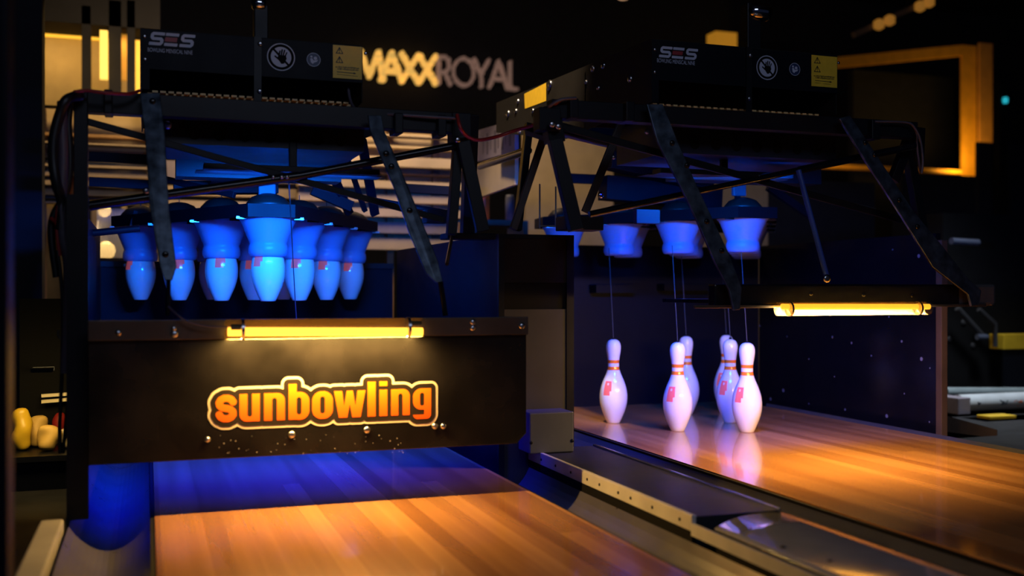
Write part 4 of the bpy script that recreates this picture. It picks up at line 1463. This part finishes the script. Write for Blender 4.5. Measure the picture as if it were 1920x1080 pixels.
# ribbed glass lantern
rl = thing('ribbed_lantern', 'ribbed glass lantern with warm bulbs behind the frame post', 'lantern', at(205, 480, 5.9))
lo_, hi_ = at(178, 482, 5.9), at(238, 388, 5.9)
m = MB()
n_ = 44
R_ = (hi_.x - lo_.x) / 2
cxl = (hi_.x + lo_.x) / 2
pr = []
for k_ in range(n_ * 2):
    t_ = math.pi * k_ / n_
    r_ = R_ * (1.0 if k_ % 2 else 0.95)
    pr.append((cxl + r_ * math.cos(t_), 6.1 + r_ * math.sin(t_)))
N2 = len(pr)
m.add([(x, y, lo_.z) for x, y in pr] + [(x, y, hi_.z) for x, y in pr], [(i, (i + 1) % N2, N2 + (i + 1) % N2, N2 + i) for i in range(N2)])
m.build('ribbed_glass', RIBGLASS, rl)
for (px, py, r_) in ((196, 395, 0.035), (199, 470, 0.05)):
    c_ = at(px, py, 6.1)
    MB().lathe(c_, [(0.3 * r_, -r_), (0.8 * r_, -0.6 * r_), (r_, 0), (0.8 * r_, 0.6 * r_), (0.3 * r_, r_)], 14).build('bulb', BULB, rl)
MB().box((cxl - R_, 6.1 - R_, FZ), (cxl + R_, 6.1 + R_, lo_.z)).build('lantern_plinth', BROWN, rl)
area('lantern_light', (cxl - 0.02, 6.1, at(199, 430, 6.1).z), (cxl, 5.0, 0.5), 0.1, 0.1, 0.7, (1.0, 0.6, 0.2))

# orange and pale tins on the rack between the machines
for (x0, x1, y0, y1, mt, lb) in ((896, 917, 358, 415, ORC, 'orange tin on the shelf between the two machines'), (948, 964, 366, 420, GREYB, 'pale blue tin on the shelf between the two machines')):
    a_, b_ = at(x0, y1, 6.0), at(x1, y0, 6.0)
    r_ = (b_.x - a_.x) / 2
    t = MB().lathe(((a_.x + b_.x) / 2, 6.0, a_.z), [(r_, 0), (r_, b_.z - a_.z - 0.02), (r_ * 0.9, b_.z - a_.z - 0.01), (r_ * 0.85, b_.z - a_.z)], 20).build('tin', mt)
    tag(t, lb, 'tin')
a_, b_ = at(880, 417, 5.9), at(985, 420, 5.9)
sh = thing('low_shelf', 'dark low shelf carrying two tins between the machines', 'shelf', ((a_.x + b_.x) / 2, 5.9, FZ))
zsh = at(896, 415, 6.0).z
MB().box((a_.x, 5.85, zsh - 0.03), (b_.x, 6.15, zsh)).build('shelf_top', BROWN, sh)
for x in (a_.x, b_.x - 0.03):
    MB().box((x, 5.85, FZ), (x + 0.03, 6.15, zsh - 0.03)).build('shelf_side', BROWN, sh)

# amber framed doorway
dw = thing('amber_frame', 'amber lit doorway frame beyond the raised machine', 'door frame', (6.5, 9.5, FZ))
AMB = mat('amber_paint', (0.80, 0.40, 0.04), 0.5)
MB().box(*px_to_floor(1804, 84, 1831, 9.5, 0.03)).build('frame_post', AMB, dw)
P = [at(1560, 108, 9.5), at(1804, 84, 9.5), at(1804, 104, 9.5), at(1560, 128, 9.5)]
MB().prism([Vector((p_.x, 9.5, p_.z)) for p_ in P], (0, 1, 0), 0.05).build('frame_head', AMB, dw)
MB().box(*px_to_floor(1837, 80, 1861, 9.45, 0.03)).build('frame_post', mat('brown_amber_paint', (0.55, 0.28, 0.08), 0.5), dw)
MB().box(*px_box(1536, 306, 1804, 326, 9.4, 0.1)).build('frame_sill', AMB, dw)
area('frame_fill', at(1818, 325, 9.15), at(1818, 100, 9.5), 0.2, 0.1, 7.0, (1.0, 0.55, 0.08))  # lamp added at the post feet, gives the frame its upward fade
area('frame_fill', at(1590, 345, 9.0), at(1600, 300, 9.5), 0.5, 0.1, 1.5, (1.0, 0.55, 0.12))
ct = thing('bar_counter', 'dark counter block in front of the amber doorway posts', 'counter', (at(1880, 300, 8.5).x, 8.5, FZ))
MB().box(*px_to_floor(1835, 266, 2000, 8.5, 0.05)).build('counter_body', DARKW, ct)
MB().box(*px_to_floor(1690, 324, 1834, 8.55, 0.05)).build('counter_wing', DARKW, ct)
pn = MB().box(*px_to_floor(1600, 130, 1790, 10.4, 0.1)).build('dark_door', DARKW)
tag(pn, 'dark door leaf standing inside the amber frame', 'door')
# amber column behind the chrome housing
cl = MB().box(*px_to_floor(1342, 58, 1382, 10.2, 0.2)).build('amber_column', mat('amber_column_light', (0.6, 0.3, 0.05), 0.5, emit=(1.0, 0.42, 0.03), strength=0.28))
tag(cl, 'dim amber glowing column behind the chrome pulley housing', 'column')
# ceiling track
tk = thing('ceiling_track', 'ceiling track with small amber lamps above the amber doorway', 'track light', (5.0, 8.0, 3.4))
MB().bar(at(1600, 66, 8.0), at(1790, -22, 8.0), 0.05, 0.05).build('track_rail', BROWN, tk)
for (px, py) in ((1648, 46), (1668, 38), (1725, 12), (1742, 4)):
    c_ = at(px, py, 7.95)
    MB().lathe(c_, [(0.02, -0.05), (0.05, -0.03), (0.05, 0.03), (0.02, 0.05)], 12).build('track_lamp', mat('dim_amber_lamp', (0.5, 0.25, 0.05), 0.5, emit=(1.0, 0.42, 0.06), strength=0.20), tk)
MB().bar(at(1700, 20, 8.0), Vector((at(1700, 20, 8.0).x, 8.0, 4.6)), 0.02, 0.02).build('hanger_rod', MATTE, tk)
c_ = at(1168, -2, 9.0)
dl = MB().lathe((c_.x, 9.0, c_.z), [(0.045, 0), (0.06, 0.03), (0.05, 0.07), (0.006, 0.08), (0.006, 4.6 - c_.z)], 14).build('pendant_lamp', mat('dim_peach_lamp', (0.6, 0.4, 0.25), 0.5, emit=(1.0, 0.55, 0.30), strength=0.55))
tag(dl, 'small peach pendant lamp at the top of the view', 'pendant lamp')
c_ = at(1885, 188, 8.3)
ti = thing('teal_indicator', 'small teal indicator light on a dark post by the amber frame', 'indicator light', (c_.x, 8.3, FZ))
MB().box((c_.x - 0.05, 8.32, FZ), (c_.x + 0.05, 8.4, c_.z + 0.2)).build('post', MATTE, ti)
MB().lathe((c_.x, 8.30, c_.z - 0.03), [(0.02, 0), (0.028, 0.015), (0.028, 0.045), (0.02, 0.06)], 12).build('indicator_lens', TEAL, ti)

# ------------------------------------------------------------------ beyond the right machine
ck = thing('service_cabinet', 'black service cabinet with grey pipes beyond the speckled panel', 'cabinet', (4.6, 5.5, FZ))
a_ = at(1768, 640, 5.6)
b_ = at(1905, 640, 5.6)
MB().box((a_.x, 5.6, FZ), (at(1960, 600, 5.6).x, 6.1, at(1800, 400, 5.6).z)).build('cabinet_body', MATTE, ck)
MB().box((at(1882, 600, 5.58).x, 5.58, at(1882, 728, 5.58).z), (at(1960, 600, 5.58).x, 5.6, at(1882, 655, 5.58).z)).build('grey_door', mat('slate_panel', (0.05, 0.06, 0.085), 0.5), ck)
for pts, r_ in ((((1835, 580, 5.5), (1866, 607, 5.5), (1866, 650, 5.5)), 0.016), (((1795, 578, 5.5), (1842, 630, 5.5)), 0.02)):
    MB().tube([at(*q) for q in pts], r_, 10).build('grey_pipe', GREYP, ck)
MB().tube([at(1832, 632, 5.48), at(1850, 632, 5.48)], 0.02, 10).build('pipe_joint', GREYB, ck)
for (px, py) in ((1780, 636), (1824, 648), (1806, 605)):
    MB().bolt(at(px, py, 5.6), 0.02, 0.01).build('bolt', GREYP, ck)
tag(MB().box(*px_box(1882, 627, 1960, 654, 5.45, 0.13)).build('yellow_box', YELB, bevel=0.005), 'yellow plastic box fixed on the front of the service cabinet', 'box')
MB().tube([at(1784, 452, 5.4), at(1834, 455, 5.4)], 0.022, 12).build('pale_pipe', GREYB, ck)

pr_ = thing('printed_roll', 'pale roll of printed film with an orange mark on a low bench', 'roll', at(1800, 790, 4.9))
ra, rb_ = at(1796, 756, 4.9), at(1990, 764, 4.9)
ra.z = rb_.z = (ra.z + at(1796, 757, 4.9).z) / 2
MB().tube([ra, rb_], 0.052, 24).build('roll_film', mat('pale_film', (0.50, 0.54, 0.58), 0.35), pr_)
mk = MB()


def on_roll(px, py):
    q = at(px, py, 4.9)
    dz = max(-0.05, min(0.05, q.z - ra.z))
    return Vector((q.x, 4.9 - math.sqrt(0.0533 ** 2 - dz * dz), q.z))


for (pts) in (((1862, 748), (1872, 752), (1878, 748), (1876, 756), (1864, 758)), ((1820, 752), (1828, 754), (1822, 760))):
    mk.add([on_roll(*q) for q in pts], [tuple(range(len(pts)))], 1)
mk.add([on_roll(*q) for q in ((1888, 752), (1892, 748), (1897, 751), (1902, 748), (1905, 752), (1897, 761))], [(0, 1, 2, 3, 4, 5)], 0)
mk.build('roll_print', [mat('orange_print', (0.80, 0.20, 0.08), 0.5), mat('dark_print', (0.03, 0.04, 0.05), 0.5)], pr_)
a_, b_ = at(1792, 746, 4.82), at(1815, 776, 4.82)
MB().box((a_.x, 4.80, b_.z), (b_.x, 4.98, a_.z)).build('roll_holder', LILAC, pr_, 'lilac grey end holder', bevel=0.004)
MB().tube([at(1772, 735, 5.1), at(1990, 735, 5.1)], 0.03, 14).build('upper_tube', mat('teal_grey_tube', (0.22, 0.27, 0.29), 0.4), pr_)
MB().tube([at(1796, 778, 5.0), at(1990, 786, 5.0)], 0.02, 12).build('lower_tube', GREYB, pr_)
bn = thing('low_bench', 'low wooden bench under the printed roll', 'bench', (at(1850, 800, 4.9).x, 4.9, FZ))
zt_ = at(1800, 790, 4.9).z
MB().box((at(1766, 790, 4.75).x, 4.75, zt_ - 0.05), (at(2000, 790, 4.75).x, 5.25, zt_)).build('bench_top', BROWN, bn, bevel=0.004)
MB().box((at(1772, 790, 4.78).x, 4.78, FZ), (at(1990, 790, 4.78).x, 5.2, zt_ - 0.05)).build('bench_base', MATTE, bn)
tag(MB().box(*px_box(1856, 781, 1906, 797, 4.62, 0.1)).build('yellow_case', YELB, bevel=0.004), 'small yellow case lying on the brown plinth before the bench', 'case')
pb = thing('wood_plinth', 'brown wooden plinth block at the foot of the speckled panel', 'plinth', (at(1810, 800, 4.1).x, 4.1, FZ))
P = [at(1762, 776, 4.1), at(1870, 806, 4.1), at(1870, 822, 4.1), at(1762, 808, 4.1)]
MB().prism(P, (0, 1, 0), 0.25).build('plinth_block', BROWN, pb)
MB().box((at(1765, 800, 4.12).x, 4.12, FZ), (at(1868, 800, 4.12).x, 4.33, at(1868, 822, 4.1).z)).build('plinth_base', MATTE, pb)
pb2 = MB().box(*px_to_floor(1850, 797, 1990, 4.55, 0.2)).build('wood_plinth', BROWN)
tag(pb2, 'brown wooden step carrying the small yellow case', 'plinth')

# ------------------------------------------------------------------ clutter past the cables on the near side
cl_ = thing('storage_shelf', 'dark storage shelf with bright sacks beyond the cables', 'shelf', (at(90, 860, 4.2).x, 4.2, FZ))
xa_, xb_ = at(20, 850, 4.2).x, at(150, 850, 4.2).x
zs_ = at(80, 848, 4.2).z
MB().box((xa_, 4.1, zs_ - 0.02), (xb_, 4.5, zs_)).build('shelf_board', BLACK, cl_)
MB().box((xa_, 4.12, FZ), (xb_, 4.48, zs_ - 0.02)).build('shelf_base', NAVY, cl_)
MB().box((xa_, 4.48, FZ), (xb_, 4.5, at(80, 560, 4.5).z)).build('shelf_back', MATTE, cl_)
OCHRE = mat('ochre_sack', (0.70, 0.45, 0.12), 0.6)
for i, (px, dyy, rx, rz, lb, mt) in enumerate(((40, 0.0, 17, 40, 'tall crumpled yellow sack at the outer end of the storage shelf', YELB), (66, 0.08, 19, 30, 'crumpled ochre sack tucked behind the tall yellow one', OCHRE),
                                               (92, -0.04, 20, 24, 'broad ochre sack lying in the middle of the storage shelf', OCHRE), (124, 0.0, 18, 19, 'small cream sack lying close to the frame post', CREAM),
                                               (106, 0.12, 12, 31, 'dark red sack peeping out behind the cream one', REDC))):
    c_ = at(px, 820, 4.25)
    m = MB()
    rx_, rz_ = pxm(rx, px, 4.25), pxm(rz, px, 4.25)
    pr2 = [(max(0.004, rx_ * math.cos(-math.pi / 2 + math.pi * k_ / 14) ** 0.6), rz_ * (math.sin(-math.pi / 2 + math.pi * k_ / 14) + 1)) for k_ in range(15)]
    m.lathe((0, 0, 0), pr2, 24)
    vv = []
    for (x_, y_, z_) in m.v:
        f_ = 1 + 0.16 * math.sin(55 * x_ + 3 * i) * math.cos(70 * z_ + i) + 0.12 * math.sin(90 * y_ + 60 * z_ + 2 * i)
        vv.append((c_.x + x_ * f_, 4.27 + dyy + y_ * f_, zs_ + 0.001 + z_ * (0.9 + 0.1 * f_)))
    m.v = vv
    tag(m.build('sack', mt), lb, 'sack', 'sacks on the storage shelf')
MB().bar(at(78, 742, 4.4), at(150, 737, 4.4), 0.012, 0.02).build('shelf_rail', CREAM, cl_)
MB().bar(at(78, 753, 4.4), at(150, 747, 4.4), 0.012, 0.02).build('shelf_rail', CREAM, cl_)
area('shelf_lamp', at(80, 700, 4.0), at(80, 820, 4.25), 0.2, 0.1, 1.6, (1.0, 0.68, 0.22))
MB().box((at(60, 700, 4.0).x, 3.95, at(60, 697, 4.0).z), (at(100, 700, 4.0).x, 4.05, at(60, 690, 4.0).z)).build('shelf_lamp_housing', BLACK, cl_)
MB().bar(at(66, 694, 4.0), at(66, 694, 4.49), 0.01, 0.01).build('lamp_bracket', BLACK, cl_)
